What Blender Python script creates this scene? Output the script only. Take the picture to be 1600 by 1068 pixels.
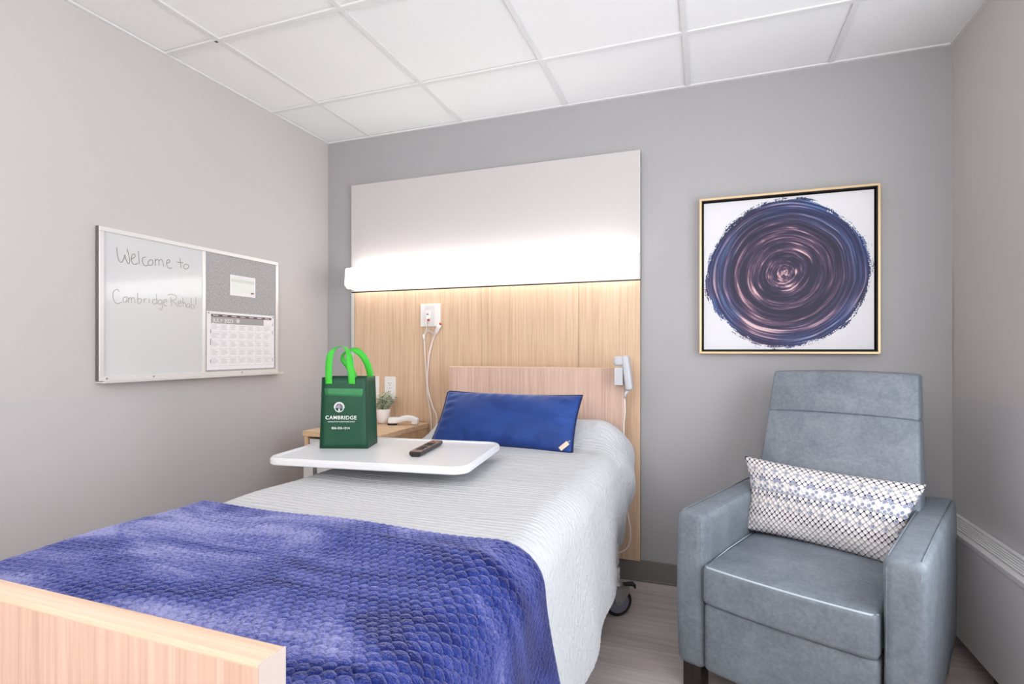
import bpy, bmesh, math, random
import numpy as np
from mathutils import Vector, Matrix
random.seed(4); rng = np.random.default_rng(4)
R = math.radians
for o in list(bpy.data.objects): bpy.data.objects.remove(o)
SC = bpy.context.scene; COL = SC.collection

# ---------------------------------------------------------------- room numbers (metres; the camera stands at x=0, y=0)
XL, XR, YB, YF, ZC = -2.227, 0.982, 2.763, -3.3, 2.452

# ---------------------------------------------------------------- camera, world, lights, exposure
cam = bpy.data.cameras.new('camera'); co = bpy.data.objects.new('camera', cam); COL.objects.link(co)
co.location = (0, 0, 1.16); co.rotation_euler = (R(90), 0, R(19.92))
cam.sensor_width = 36; cam.lens = 836/1600*36; cam.shift_y = 13/1600; cam.clip_start = .02
SC.camera = co
w = bpy.data.worlds.new('world'); SC.world = w; w.use_nodes = True
bg = w.node_tree.nodes['Background']; bg.inputs[0].default_value = (.75, .87, 1, 1); bg.inputs[1].default_value = 1.0

def area(name, loc, rot, sx, sy, watts, col):
    l = bpy.data.lights.new(name, 'AREA'); l.shape = 'RECTANGLE'; l.size = sx; l.size_y = sy
    l.energy = watts; l.color = col
    o = bpy.data.objects.new(name, l); COL.objects.link(o); o.location = loc; o.rotation_euler = rot
    return o
# fill light through an added, unseen window in the right-hand wall (behind the camera's field)
area('window_fill', (XR+.10, .95, 1.36), (0, R(90+12), 0), 1.5, 2.0, 38, (.93, .96, 1.0))
# two ceiling troffers added behind the camera for fill light
area('added_troffer_light', (-.389, -1.367, ZC-.012), (0, 0, 0), .56, 1.16, 3, (1, .965, .93))
area('added_troffer_light', (-1.607, -1.367, ZC-.012), (0, 0, 0), .56, 1.16, 3, (1, .965, .93))
# unseen fill lamp added behind the camera, turned up to bounce off the ceiling
area('bounce_fill', (-.5, -2.0, 1.7), (R(180-24), 0, R(-6)), 1.3, 1.1, 100, (1, .975, .96))
LAMP_TOP, LAMP_FRONT = 6.0, 3.7
SC.view_settings.view_transform = 'Standard'; SC.view_settings.look = 'None'
SC.view_settings.gamma = 1; SC.view_settings.use_curve_mapping = False
SC.view_settings.exposure = 0.0

# ---------------------------------------------------------------- materials
class NT:
    def __init__(s, name):
        s.m = bpy.data.materials.new(name); s.m.use_nodes = True
        s.t = s.m.node_tree; s.b = s.t.nodes['Principled BSDF']
    def n(s, ty, **kw):
        nd = s.t.nodes.new('ShaderNode'+ty)
        for k, v in kw.items():
            if k in nd.inputs.keys(): s.set(nd.inputs[k], v)
            else: setattr(nd, k, v)
        return nd
    def set(s, inp, v):
        if hasattr(v, 'is_linked'): s.t.links.new(v, inp)
        else: inp.default_value = v
    def math(s, op, a, b=0.0, c=None):
        nd = s.n('Math', operation=op); s.set(nd.inputs[0], a); s.set(nd.inputs[1], b)
        if c is not None: s.set(nd.inputs[2], c)
        return nd.outputs[0]
    def mix(s, f, a, b):
        nd = s.n('Mix', data_type='RGBA'); s.set(nd.inputs[0], f); s.set(nd.inputs[6], c4(a)); s.set(nd.inputs[7], c4(b))
        return nd.outputs[2]
    def coords(s, kind='Object', scale=(1, 1, 1), rot=(0, 0, 0)):
        tc = s.n('TexCoord'); mp = s.n('Mapping'); s.t.links.new(tc.outputs[kind], mp.inputs[0])
        mp.inputs['Scale'].default_value = scale; mp.inputs['Rotation'].default_value = rot
        return mp.outputs[0]
    def noise(s, vec, scale, detail=4, rough=.55, dist=0):
        nd = s.n('TexNoise'); s.set(nd.inputs['Vector'], vec); s.set(nd.inputs['Scale'], scale)
        nd.inputs['Detail'].default_value = detail; nd.inputs['Roughness'].default_value = rough
        nd.inputs['Distortion'].default_value = dist
        return nd.outputs['Fac']
    def ramp(s, f, stops):
        nd = s.n('ValToRGB'); s.set(nd.inputs[0], f); e = nd.color_ramp.elements
        while len(e) < len(stops): e.new(.5)
        for k, (p, c) in enumerate(stops):
            e[k].position = p; e[k].color = c4(c)
        return nd.outputs[0]
    def bump(s, h, strength=.3, dist=.002):
        nd = s.n('Bump'); s.set(nd.inputs['Height'], h); nd.inputs['Strength'].default_value = strength
        nd.inputs['Distance'].default_value = dist
        s.t.links.new(nd.outputs[0], s.b.inputs['Normal'])
    def p(s, **kw):
        al = dict(col='Base Color', rough='Roughness', metal='Metallic', spec='Specular IOR Level', sheen='Sheen Weight',
                  sheen_rough='Sheen Roughness', tint='Sheen Tint', coat='Coat Weight', emit='Emission Color', power='Emission Strength',
                  trans='Transmission Weight', sss='Subsurface Weight', alpha='Alpha')
        for k, v in kw.items():
            s.set(s.b.inputs[al[k]], c4(v) if k in ('col', 'emit', 'tint') else v)
        return s
def c4(c):
    if hasattr(c, 'is_linked') or not hasattr(c, '__len__'): return c
    return (c[0], c[1], c[2], 1) if len(c) == 3 else c
def srgb(r, g, b):
    f = lambda v: v/255/12.92 if v/255 <= .04045 else ((v/255+.055)/1.055)**2.4
    return (f(r), f(g), f(b))
def plain(name, col, rough=.5, **kw):
    t = NT(name); t.p(col=col, rough=rough, **kw); return t.m
def paint(name, col, rough=.45):
    t = NT(name); v = t.coords(); n1 = t.noise(v, 1.3, 2)
    t.p(col=t.mix(n1, [c*.97 for c in col], [min(1, c*1.03) for c in col]), rough=rough, spec=.35)
    t.bump(t.noise(v, 420, 2), .12, .001); return t.m
def wood(name, a, b, c, grain=(135, 135, 2.6), rough=.42):
    t = NT(name); v = t.coords(scale=grain)
    g1 = t.noise(v, 1.0, 5, .6, .3)
    v2 = t.coords(scale=[g*.22 for g in grain]); g2 = t.noise(v2, 1.0, 3, .5, .6)
    v3 = t.coords(scale=[g*3.2 for g in grain]); g3 = t.noise(v3, 1.0, 2)
    f = t.math('ADD', t.math('MULTIPLY', g1, .78), t.math('MULTIPLY', g2, .22))
    col = t.ramp(f, [(.36, c), (.5, b), (.63, a)])
    dark = t.math('MULTIPLY', t.math('LESS_THAN', g3, .40), .09)
    t.p(col=t.mix(dark, col, [x*.55 for x in c]), rough=rough, spec=.4)
    t.bump(g3, .06, .0006); return t.m

M = {}
M['wall_side'] = paint('wall_paint_warm', srgb(200, 195, 194), .40)
M['wall_back'] = paint('wall_paint_grey', srgb(171, 170, 172), .45)
M['wall_panel'] = paint('wall_lower_paint', srgb(197, 194, 195), .38)
M['baseboard'] = plain('baseboard_vinyl', srgb(122, 118, 114), .5)
t = NT('ceiling_tile_fissured'); v = t.coords()
t.p(col=t.mix(t.noise(v, 160, 4, .7), srgb(232, 232, 232), srgb(250, 250, 250)), rough=.9, spec=.1)
t.bump(t.noise(v, 190, 4, .7), .5, .002); M['tile'] = t.m
M['tee'] = plain('ceiling_tee_white', srgb(226, 226, 226), .45)
t = NT('floor_wood_vinyl'); v = t.coords(scale=(2.2, 46, 1)); g = t.noise(v, 1, 6, .62, .4)
v2 = t.coords(scale=(.9, 9, 1)); g2 = t.noise(v2, 1, 3)
t.p(col=t.ramp(t.math('ADD', t.math('MULTIPLY', g, .62), t.math('MULTIPLY', g2, .38)),
    [(.32, srgb(162, 151, 147)), (.5, srgb(188, 178, 174)), (.68, srgb(208, 199, 195))]), rough=.42, spec=.4)
t.bump(g, .08, .001); M['floor'] = t.m
M['wood_wall'] = wood('light_ash_wall_laminate', srgb(226, 197, 169), srgb(217, 186, 156), srgb(202, 169, 138))
M['wood_bed'] = wood('light_ash_bed_laminate', srgb(224, 195, 178), srgb(215, 183, 165), srgb(200, 167, 149))
M['wood_top'] = wood('ash_edge_lengthwise', srgb(228, 200, 178), srgb(220, 189, 165), srgb(204, 171, 147), (2.2, 90, 90))
M['wood_stand'] = wood('light_ash_nightstand', srgb(234, 202, 168), srgb(222, 188, 152), srgb(204, 168, 130), (2.2, 90, 90))
M['wood_stand_v'] = wood('light_ash_nightstand_upright', srgb(230, 196, 160), srgb(218, 182, 144), srgb(196, 158, 120))
M['drawer'] = plain('drawer_pale_grey_laminate', srgb(205, 205, 208), .4)
t = NT('headwall_pale_fabric'); v = t.coords(scale=(1, 1, 1))
t.p(col=t.mix(t.noise(t.coords(scale=(60, 60, 900)), 1, 3), srgb(196, 191, 190), srgb(211, 206, 205)), rough=.75, spec=.2)
t.bump(t.noise(t.coords(scale=(80, 80, 900)), 1, 3), .15, .0008); M['fabric_panel'] = t.m
M['strip'] = plain('grey_edge_strip', srgb(205, 206, 200), .5)
M['end_band'] = plain('edge_banding_pale', srgb(200, 184, 178), .45)
M['hub'] = plain('caster_hub_blue_grey', srgb(120, 120, 138), .5)
M['white_plastic'] = plain('white_plastic', srgb(238, 236, 234), .35)
M['offwhite'] = plain('offwhite_plastic', srgb(226, 222, 220), .4)
M['grey_plastic'] = plain('light_grey_plastic', srgb(198, 199, 204), .4)
M['dark'] = plain('near_black_plastic', srgb(28, 24, 26), .35)
M['black'] = plain('black_rubber', srgb(20, 20, 21), .6)
M['red'] = plain('red_plastic', srgb(190, 70, 50), .4)
M['steel'] = plain('brushed_steel', srgb(168, 168, 168), .42, metal=.9)
M['alu'] = plain('satin_aluminium', srgb(232, 230, 228), .35, metal=.35)
M['alu_dark'] = plain('aluminium_return', srgb(120, 116, 116), .4, metal=.4)
t = NT('lamp_diffuser_front'); t.p(col=(.9, .9, .9), emit=(1, .985, .965), power=LAMP_FRONT, rough=.4); M['lamp_front'] = t.m
t = NT('lamp_diffuser_top'); t.p(col=(.9, .9, .9), emit=(1, .985, .965), power=LAMP_TOP, rough=.4); M['lamp_top'] = t.m
t = NT('lamp_diffuser_end'); t.p(col=(.9, .88, .9), emit=(1, .97, .97), power=.7, rough=.4); M['lamp_end'] = t.m
t = NT('added_troffer_diffuser'); t.p(col=(.9, .9, .9), emit=(1, .97, .94), power=4, rough=.5); M['troffer'] = t.m
t = NT('whiteboard_gloss'); t.p(col=srgb(212, 213, 213), rough=.12, spec=.6, coat=.3); M['board'] = t.m
t = NT('grey_tackboard_weave'); n1 = t.noise(t.coords(scale=(1, 500, 120)), 1, 2); n2 = t.noise(t.coords(scale=(1, 120, 500)), 1, 2)
t.p(col=t.ramp(t.math('MULTIPLY', t.math('ADD', n1, n2), .5), [(.38, srgb(146, 143, 144)), (.62, srgb(200, 197, 197))]), rough=.9, spec=.1)
t.bump(n1, .4, .001); M['tack'] = t.m
M['paper'] = plain('paper_white', srgb(240, 237, 239), .7)
M['ink'] = plain('print_grey_light', srgb(206, 203, 205), .8)
M['ink_mid'] = plain('print_grey_band', srgb(168, 164, 164), .8)
M['ink_dark'] = plain('print_maroon_dark', srgb(110, 88, 90), .8)
M['marker'] = plain('dry_marker_brown_grey', srgb(140, 128, 124), .6)
M['marker_faint'] = plain('dry_marker_faded', srgb(168, 162, 158), .6)
t = NT('tote_green_nonwoven'); v = t.coords(); t.p(col=t.mix(t.noise(v, 30, 3), srgb(18, 66, 47), srgb(25, 82, 58)), rough=.5, spec=.4)
t.bump(t.noise(v, 700, 2), .25, .0006); M['tote'] = t.m
M['tote_light'] = plain('tote_light_through', srgb(52, 128, 78), .5)
M['tote_edge'] = plain('tote_green_piping', srgb(10, 52, 36), .55)
M['handle'] = plain('handle_bright_green', srgb(56, 188, 48), .55)
M['print'] = plain('print_white', srgb(235, 240, 236), .6)
M['print_lilac'] = plain('print_lilac', srgb(196, 172, 200), .6)
t = NT('table_white_laminate'); t.p(col=srgb(226, 227, 230), rough=.3, spec=.5); M['table'] = t.m
# quilted coverlet: lines at constant distance along the bed
t = NT('coverlet_white_matelasse'); uv = t.coords('UV')
wv = t.n('TexWave', wave_type='BANDS', bands_direction='Y'); t.set(wv.inputs['Vector'], uv)
wv.inputs['Scale'].default_value = 16.5; wv.inputs['Distortion'].default_value = 1.6; wv.inputs['Detail'].default_value = 2; wv.inputs['Detail Scale'].default_value = 3
vo = t.n('TexVoronoi', feature='SMOOTH_F1'); t.set(vo.inputs['Vector'], t.coords('UV', (60, 95, 1))); vo.inputs['Scale'].default_value = 1
sx_ = t.n('SeparateXYZ'); t.set(sx_.inputs[0], uv)
topm = t.math('MINIMUM', t.math('MAXIMUM', t.math('MULTIPLY', t.math('SUBTRACT', 1.44, sx_.outputs[0]), 9), .12), 1)
hh = t.math('ADD', t.math('MULTIPLY', t.math('MULTIPLY', wv.outputs['Fac'], topm), .55), t.math('MULTIPLY', vo.outputs['Distance'], .95))
t.p(col=srgb(196, 197, 200), rough=.85, spec=.2, sheen=.1); t.bump(hh, .6, .0065); M['coverlet'] = t.m
M['sheet'] = plain('sheet_white', srgb(235, 235, 236), .85)
# blue plush throw
t = NT('throw_blue_plush'); v = t.coords()
nap = t.noise(t.coords(scale=(1.5, 3.4, 1.6)), 2.1, 4, .55, .8); fz = t.noise(v, 170, 3, .75)
su = t.n('SeparateXYZ'); t.set(su.inputs[0], t.coords('UV')); painted_sheen = t.math('MULTIPLY', t.math('SUBTRACT', 1.0, su.outputs[0]), .085)  # left side tinted paler, painting in the sheen of a grazing view
f = t.math('ADD', t.math('ADD', t.math('MULTIPLY', nap, .68), t.math('MULTIPLY', fz, .34)), t.math('SUBTRACT', painted_sheen, .005))
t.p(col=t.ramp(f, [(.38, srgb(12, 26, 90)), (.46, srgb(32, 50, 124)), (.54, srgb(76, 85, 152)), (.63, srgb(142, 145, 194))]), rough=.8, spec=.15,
    sheen=.8, sheen_rough=.3, tint=srgb(190, 190, 226))
t.bump(fz, .9, .005); M['throw'] = t.m
t = NT('cushion_blue_velvet'); v = t.coords(); n1 = t.noise(t.coords(scale=(5, 5, 9)), 1, 4, .6, .6)
t.p(col=t.ramp(n1, [(.3, srgb(28, 54, 116)), (.7, srgb(40, 72, 144))]), rough=.55, spec=.25, sheen=.8, sheen_rough=.35, tint=srgb(176, 190, 232))
t.bump(t.noise(v, 500, 2), .3, .001); M['velvet'] = t.m
M['navy'] = plain('navy_piping', srgb(24, 32, 78), .7)
M['tag'] = plain('cream_tag', srgb(226, 208, 186), .6)
# grey-blue vinyl upholstery
t = NT('recliner_grey_blue_vinyl'); v = t.coords(); a_ = t.noise(v, 9, 5, .65, .6); b_ = t.noise(v, 85, 4, .65)
f = t.math('ADD', t.math('MULTIPLY', a_, .55), t.math('MULTIPLY', b_, .45))
t.p(col=t.ramp(f, [(.32, srgb(102, 110, 120)), (.5, srgb(120, 128, 137)), (.68, srgb(138, 145, 153))]), rough=.48, spec=.4)
t.bump(t.noise(v, 420, 3), .25, .0008); M['vinyl'] = t.m
M['vinyl_seam'] = plain('recliner_seam_welt', srgb(190, 200, 209), .5)
M['leg_wood'] = wood('espresso_leg_wood', srgb(58, 44, 42), srgb(46, 35, 34), srgb(36, 27, 26))
M['frame_gold'] = plain('champagne_frame', srgb(214, 186, 146), .35, metal=.45)
M['frame_black'] = plain('black_float_gap', srgb(14, 12, 12), .7)
M['convector'] = plain('convector_enamel', srgb(206, 201, 201), .4)
M['slot'] = plain('convector_slot_dark', srgb(38, 36, 36), .6)
M['pot'] = plain('white_ceramic', srgb(238, 232, 230), .3)
M['soil'] = plain('moss_dark', srgb(66, 58, 40), .9)
t = NT('plant_leaf_green'); oi = t.noise(t.coords(), 60, 2); t.p(col=t.ramp(oi, [(.3, srgb(116, 134, 88)), (.48, srgb(182, 192, 160)), (.62, srgb(226, 230, 214))]), rough=.5); M['leaf'] = t.m
M['cord'] = plain('white_cord', srgb(236, 226, 220), .45)
M['glass'] = plain('window_glass', (1, 1, 1), .0, trans=1.0)

# painted swirl canvas (polar noise in the canvas's own plane)
t = NT('canvas_purple_swirl'); tc = t.n('TexCoord'); sp = t.n('SeparateXYZ'); t.t.links.new(tc.outputs['Object'], sp.inputs[0])
x, z = sp.outputs[0], sp.outputs[2]
wob = t.noise(t.coords(scale=(3.2, 1, 3.2)), 1, 2)
x = t.math('ADD', x, t.math('MULTIPLY', t.math('SUBTRACT', wob, .5), .05))
r = t.math('SQRT', t.math('ADD', t.math('MULTIPLY', x, x), t.math('MULTIPLY', z, z)))
rs = t.math('MAXIMUM', r, .004); cx_ = t.math('DIVIDE', x, rs); cz_ = t.math('DIVIDE', z, rs)
def polar(rk, ak, off=0):
    cb = t.n('CombineXYZ'); t.set(cb.inputs[0], t.math('ADD', t.math('MULTIPLY', r, rk), off)); t.set(cb.inputs[1], t.math('MULTIPLY', cx_, ak)); t.set(cb.inputs[2], t.math('MULTIPLY', cz_, ak)); return cb.outputs[0]
n_big = t.noise(polar(20, .7), 1.0, 3, .55, .3); n_fine = t.noise(polar(120, .9, 7), 1.0, 4, .6); n_mid = t.noise(polar(50, .65, 3), 1, 3, .6)
f = t.math('ADD', t.math('ADD', t.math('MULTIPLY', n_big, .5), t.math('MULTIPLY', n_mid, .70)), t.math('MULTIPLY', n_fine, .85))
f = t.math('SUBTRACT', f, .478)
def ringb(r0, wd): return t.math('MAXIMUM', t.math('SUBTRACT', 1, t.math('ABSOLUTE', t.math('DIVIDE', t.math('SUBTRACT', r, r0), wd))), 0)
def angn(seed, ak=1.2): return t.math('MAXIMUM', t.math('MULTIPLY', t.math('SUBTRACT', t.noise(polar(3, ak, seed), 1, 2), .42), 4), 0)
core = t.math('MULTIPLY', t.math('MAXIMUM', t.math('SUBTRACT', .075, r), 0), 2.1)
f = t.math('ADD', t.math('SUBTRACT', f, .125), core)
for r0, wd, k, sd in ((.145, .022, .11, 31), (.135, .008, .10, 52), (.20, .03, .06, 63), (.262, .018, .09, 74), (.30, .010, .08, 85), (.175, .03, -.07, 9), (.10, .03, -.05, 97), (.235, .02, -.05, 15)):
    f = t.math('ADD', f, t.math('MULTIPLY', t.math('MULTIPLY', ringb(r0, wd), angn(sd)), k))
col = t.ramp(f, [(.36, srgb(28, 24, 52)), (.45, srgb(50, 40, 72)), (.52, srgb(76, 56, 84)), (.58, srgb(112, 82, 100)), (.64, srgb(182, 144, 154)), (.72, srgb(226, 194, 192))])
navy = t.ramp(n_fine, [(.35, srgb(28, 32, 72)), (.5, srgb(46, 58, 112)), (.62, srgb(84, 120, 168)), (.72, srgb(186, 196, 212))])
edge = t.math('MULTIPLY', t.math('MINIMUM', t.math('MAXIMUM', t.math('DIVIDE', t.math('SUBTRACT', r, .225), .10), 0), 1), t.math('MINIMUM', t.math('ADD', .25, angn(20, 1.0)), 1))
col = t.mix(t.math('MINIMUM', edge, 1), col, navy)
rim = t.math('ADD', r, t.math('MULTIPLY', t.math('SUBTRACT', t.noise(polar(6, 2.2, 40), 1, 3), .5), .05))
spk = t.noise(t.coords(scale=(150, 1, 150)), 1, 3, .7)
rim = t.math('ADD', rim, t.math('MULTIPLY', t.math('SUBTRACT', t.noise(polar(120, 5, 11), 1, 4, .7), .5), .07))
rim = t.math('ADD', rim, t.math('MULTIPLY', t.math('SUBTRACT', spk, .5), .05))
mask = t.math('LESS_THAN', rim, .338)
t.p(col=t.mix(mask, srgb(224, 223, 227), col), rough=.5, spec=.4); t.bump(t.math('MULTIPLY', t.math('ADD', n_fine, n_mid), mask), .4, .002); M['canvas'] = t.m

# patterned pillow: trellis cells, rows in navy or grey, some cells sequinned
t = NT('pillow_trellis_print'); tc = t.n('TexCoord'); sp = t.n('SeparateXYZ'); t.t.links.new(tc.outputs['UV'], sp.inputs[0])
U, V = sp.outputs[0], sp.outputs[1]
NU, NV = 28.0, 26.0
cu = t.math('MULTIPLY', U, NU); cv_ = t.math('MULTIPLY', V, NV)
s_ = t.math('ADD', t.math('COSINE', t.math('MULTIPLY', cu, 2*math.pi)), t.math('COSINE', t.math('MULTIPLY', cv_, math.pi)))
s_ = t.math('ABSOLUTE', s_)
line = t.math('LESS_THAN', s_, .34)
rowcol = t.ramp(V, [(0.0, srgb(40, 36, 64)), (.07, srgb(150, 148, 150)), (.20, srgb(150, 148, 150)), (.23, srgb(30, 24, 58)), (.335, srgb(30, 24, 58)), (.36, srgb(156, 152, 152)),
    (.46, srgb(156, 152, 152)), (.475, srgb(18, 18, 34)), (.56, srgb(18, 18, 34)), (.585, srgb(222, 218, 214)), (.69, srgb(222, 218, 214)), (.70, srgb(44, 42, 104)), (.77, srgb(36, 36, 84)), (.79, srgb(150, 148, 150)), (.885, srgb(160, 156, 156)), (.90, srgb(22, 20, 36)), (1.0, srgb(22, 20, 36))])
for nd in t.t.nodes:
    if nd.type == 'VALTORGB': nd.color_ramp.interpolation = 'LINEAR'
seq = t.ramp(t.noise(t.coords('UV', (150, 75, 1)), 1.9, 2), [(.36, srgb(40, 44, 62)), (.46, srgb(84, 112, 168)), (.54, srgb(178, 188, 202)), (.62, srgb(96, 108, 128)), (.7, srgb(60, 100, 180))])
bb = t.math('MULTIPLY', cv_, .5); P_ = t.math('ADD', cu, bb); Q_ = t.math('SUBTRACT', cu, bb)
Pr, Qr = t.math('ROUND', P_), t.math('ROUND', Q_); J = t.math('SUBTRACT', Pr, Qr); K = t.math('FLOOR', t.math('MULTIPLY', t.math('ADD', Pr, Qr), .5))
dp, dq = t.math('SUBTRACT', P_, Pr), t.math('SUBTRACT', Q_, Qr)
inside = t.math('LESS_THAN', t.math('ADD', t.math('MULTIPLY', dp, dp), t.math('MULTIPLY', dq, dq)), .155)
sq = None
for j, per, hit in ((22, 2, (0,)), (19, 3, (0,)), (18, 3, (0, 1)), (17, 3, (1,)), (16, 3, (0, 1)), (15, 2, (0, 1)), (13, 2, (0,)), (10, 2, (1,))):
    m_ = t.math('FLOORED_MODULO', K, float(per))
    h_ = None
    for q in hit:
        e_ = t.math('COMPARE', m_, float(q), .3); h_ = e_ if h_ is None else t.math('ADD', h_, e_)
    e_ = t.math('MULTIPLY', t.math('COMPARE', J, float(j), .3), h_); sq = e_ if sq is None else t.math('ADD', sq, e_)
sq = t.math('MULTIPLY', t.math('MINIMUM', sq, 1), inside)
base = t.mix(t.noise(t.coords('UV', (60, 30, 1)), 1, 2), srgb(228, 222, 224), srgb(243, 238, 238))
col = t.mix(t.math('MULTIPLY', sq, .85), base, seq); col = t.mix(line, col, rowcol)
t.p(col=col, rough=.75, spec=.2); t.bump(t.math('MULTIPLY', s_, 1.0), .5, .003); M['trellis'] = t.m

# ---------------------------------------------------------------- mesh helpers
def obj(name, bm, m, parent=None, smooth=False, bevel=0, seg=2):
    me = bpy.data.meshes.new(name); bm.to_mesh(me); bm.free()
    return link(name, me, m, parent, smooth, bevel, seg)
def link(name, me, m, parent=None, smooth=False, bevel=0, seg=2):
    o = bpy.data.objects.new(name, me); COL.objects.link(o)
    if m is not None and not me.materials: me.materials.append(M[m] if isinstance(m, str) else m)
    if parent is not None: o.parent = parent
    if bevel:
        md = o.modifiers.new('bevel', 'BEVEL'); md.width = bevel; md.segments = seg; md.limit_method = 'ANGLE'; md.angle_limit = R(40); md.harden_normals = True
        smooth = True
    if smooth:
        me.polygons.foreach_set('use_smooth', [True]*len(me.polygons))
    return o
def thing(name, label, cat, loc=(0, 0, 0), rz=0, group=None):
    o = bpy.data.objects.new(name, None); COL.objects.link(o); o.empty_display_size = .05
    o.location = loc; o.rotation_euler = (0, 0, rz)
    return tag(o, label, cat, group)
def tag(o, label, cat, group=None):
    o['label'] = label; o['category'] = cat
    if group: o['group'] = group
    return o
def struct(o, label=None):
    o['kind'] = 'structure'
    if label: o['label'] = label
    return o
def box(bm, lo, hi, mtx=None):
    (a, b, c), (d, e, f) = lo, hi
    vs = [bm.verts.new(p) for p in ((a, b, c), (d, b, c), (d, e, c), (a, e, c), (a, b, f), (d, b, f), (d, e, f), (a, e, f))]
    for q in ((0, 3, 2, 1), (4, 5, 6, 7), (0, 1, 5, 4), (1, 2, 6, 5), (2, 3, 7, 6), (3, 0, 4, 7)): bm.faces.new([vs[i] for i in q])
    if mtx is not None: bmesh.ops.transform(bm, matrix=mtx, verts=vs)
    return bm
def B(*boxes):
    bm = bmesh.new()
    for b in boxes: box(bm, *b)
    return bm
def catmull(pts, n=8):
    P = [np.array(p, float) for p in pts]; P = [2*P[0]-P[1]] + P + [2*P[-1]-P[-2]]; out = []
    for i in range(1, len(P)-2):
        for k in range(n):
            u = k/n; a, b, c, d = P[i-1:i+3]
            out.append(.5*((2*b)+(-a+c)*u+(2*a-5*b+4*c-d)*u*u+(-a+3*b-3*c+d)*u**3))
    out.append(P[-2]); return out
def tube(bm, pts, r, n=8, cap=True, closed=False):
    pts = [Vector(p) for p in pts]; N = len(pts); rings = []; up = None
    for i, p in enumerate(pts):
        a = pts[(i-1) % N] if closed or i else pts[0]; b = pts[(i+1) % N] if closed or i < N-1 else pts[-1]
        d = (b-a).normalized()
        if up is None: up = d.orthogonal().normalized()
        up = (up - d*up.dot(d)).normalized(); s = d.cross(up)
        rr = r[i] if hasattr(r, '__len__') else r
        rings.append([bm.verts.new(p+(up*math.cos(2*math.pi*k/n)+s*math.sin(2*math.pi*k/n))*rr) for k in range(n)])
    for i in range(N if closed else N-1):
        A, C = rings[i], rings[(i+1) % N]
        for k in range(n): bm.faces.new((A[k], A[(k+1) % n], C[(k+1) % n], C[k]))
    if cap and not closed: bm.faces.new(rings[0][::-1]); bm.faces.new(rings[-1])
    return bm
def T(pts, r, n=8, **k): return tube(bmesh.new(), pts, r, n, **k)
def lathe(prof, n=32, c=(0, 0, 0), axis='Z'):
    bm = bmesh.new(); rings = []
    for (r, z) in prof:
        ring = []
        for k in range(n):
            a = 2*math.pi*k/n; p = (r*math.cos(a), r*math.sin(a), z)
            if axis == 'X': p = (z, r*math.cos(a), r*math.sin(a))
            if axis == 'Y': p = (r*math.sin(a), z, r*math.cos(a))
            ring.append(bm.verts.new((p[0]+c[0], p[1]+c[1], p[2]+c[2])))
        rings.append(ring)
    for A, C in zip(rings, rings[1:]):
        for k in range(n): bm.faces.new((A[k], A[(k+1) % n], C[(k+1) % n], C[k]))
    bm.faces.new(rings[0][::-1]); bm.faces.new(rings[-1]); bmesh.ops.recalc_face_normals(bm, faces=bm.faces); return bm
def prism(poly, h0, h1, axis='Z'):
    bm = bmesh.new(); mk = {'Z': lambda a, b, h: (a, b, h), 'Y': lambda a, b, h: (a, h, b), 'X': lambda a, b, h: (h, a, b)}[axis]
    lo = [bm.verts.new(mk(a, b, h0)) for a, b in poly]; hi = [bm.verts.new(mk(a, b, h1)) for a, b in poly]; n = len(poly)
    bm.faces.new(lo[::-1]); bm.faces.new(hi)
    for k in range(n): bm.faces.new((lo[k], lo[(k+1) % n], hi[(k+1) % n], hi[k]))
    bmesh.ops.recalc_face_normals(bm, faces=bm.faces); return bm
def rrect(w_, h_, r_, n=6, cx=0, cy=0):
    out = []
    for sx, sy, a0 in ((1, 1, 0), (-1, 1, 90), (-1, -1, 180), (1, -1, 270)):
        for k in range(n+1):
            a = R(a0+90*k/n); out.append((cx+sx*(w_/2-r_)+r_*math.cos(a), cy+sy*(h_/2-r_)+r_*math.sin(a)))
    return out
def axis_pts(h, r, n):
    k = [-h + r*(1-math.cos(a)) for a in np.linspace(0, math.pi/2, 5)]
    mid = list(np.linspace(-(h-r), h-r, n+1))[1:-1]
    return k + mid + [-v for v in k[::-1]]
def softbox(c, size, r, n=(6, 6, 6), deform=None):
    """box with rounded edges and inner vertices, optionally bent by deform(p)"""
    bm = bmesh.new(); H = [s/2 for s in size]; A = [axis_pts(H[i], r, n[i]) for i in range(3)]; cache = {}
    def vert(p):
        key = tuple(round(q, 6) for q in p)
        if key not in cache:
            v = Vector(p); inner = Vector([max(-(H[i]-r), min(H[i]-r, v[i])) for i in range(3)]); d = v-inner
            if d.length > 1e-9: v = inner + d.normalized()*min(r, max(abs(q) for q in d) if False else r)
            q = v + Vector(c)
            cache[key] = bm.verts.new(deform(q) if deform else q)
        return cache[key]
    for ax in range(3):
        u, v_ = [i for i in range(3) if i != ax]
        for sgn in (-1, 1):
            for i in range(len(A[u])-1):
                for j in range(len(A[v_])-1):
                    q = []
                    for (ii, jj) in ((i, j), (i+1, j), (i+1, j+1), (i, j+1)):
                        p = [0, 0, 0]; p[ax] = sgn*H[ax]; p[u] = A[u][ii]; p[v_] = A[v_][jj]; q.append(vert(p))
                    if len(set(q)) >= 3:
                        try: bm.faces.new(list(dict.fromkeys(q)))
                        except ValueError: pass
    bmesh.ops.recalc_face_normals(bm, faces=bm.faces); return bm
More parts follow.
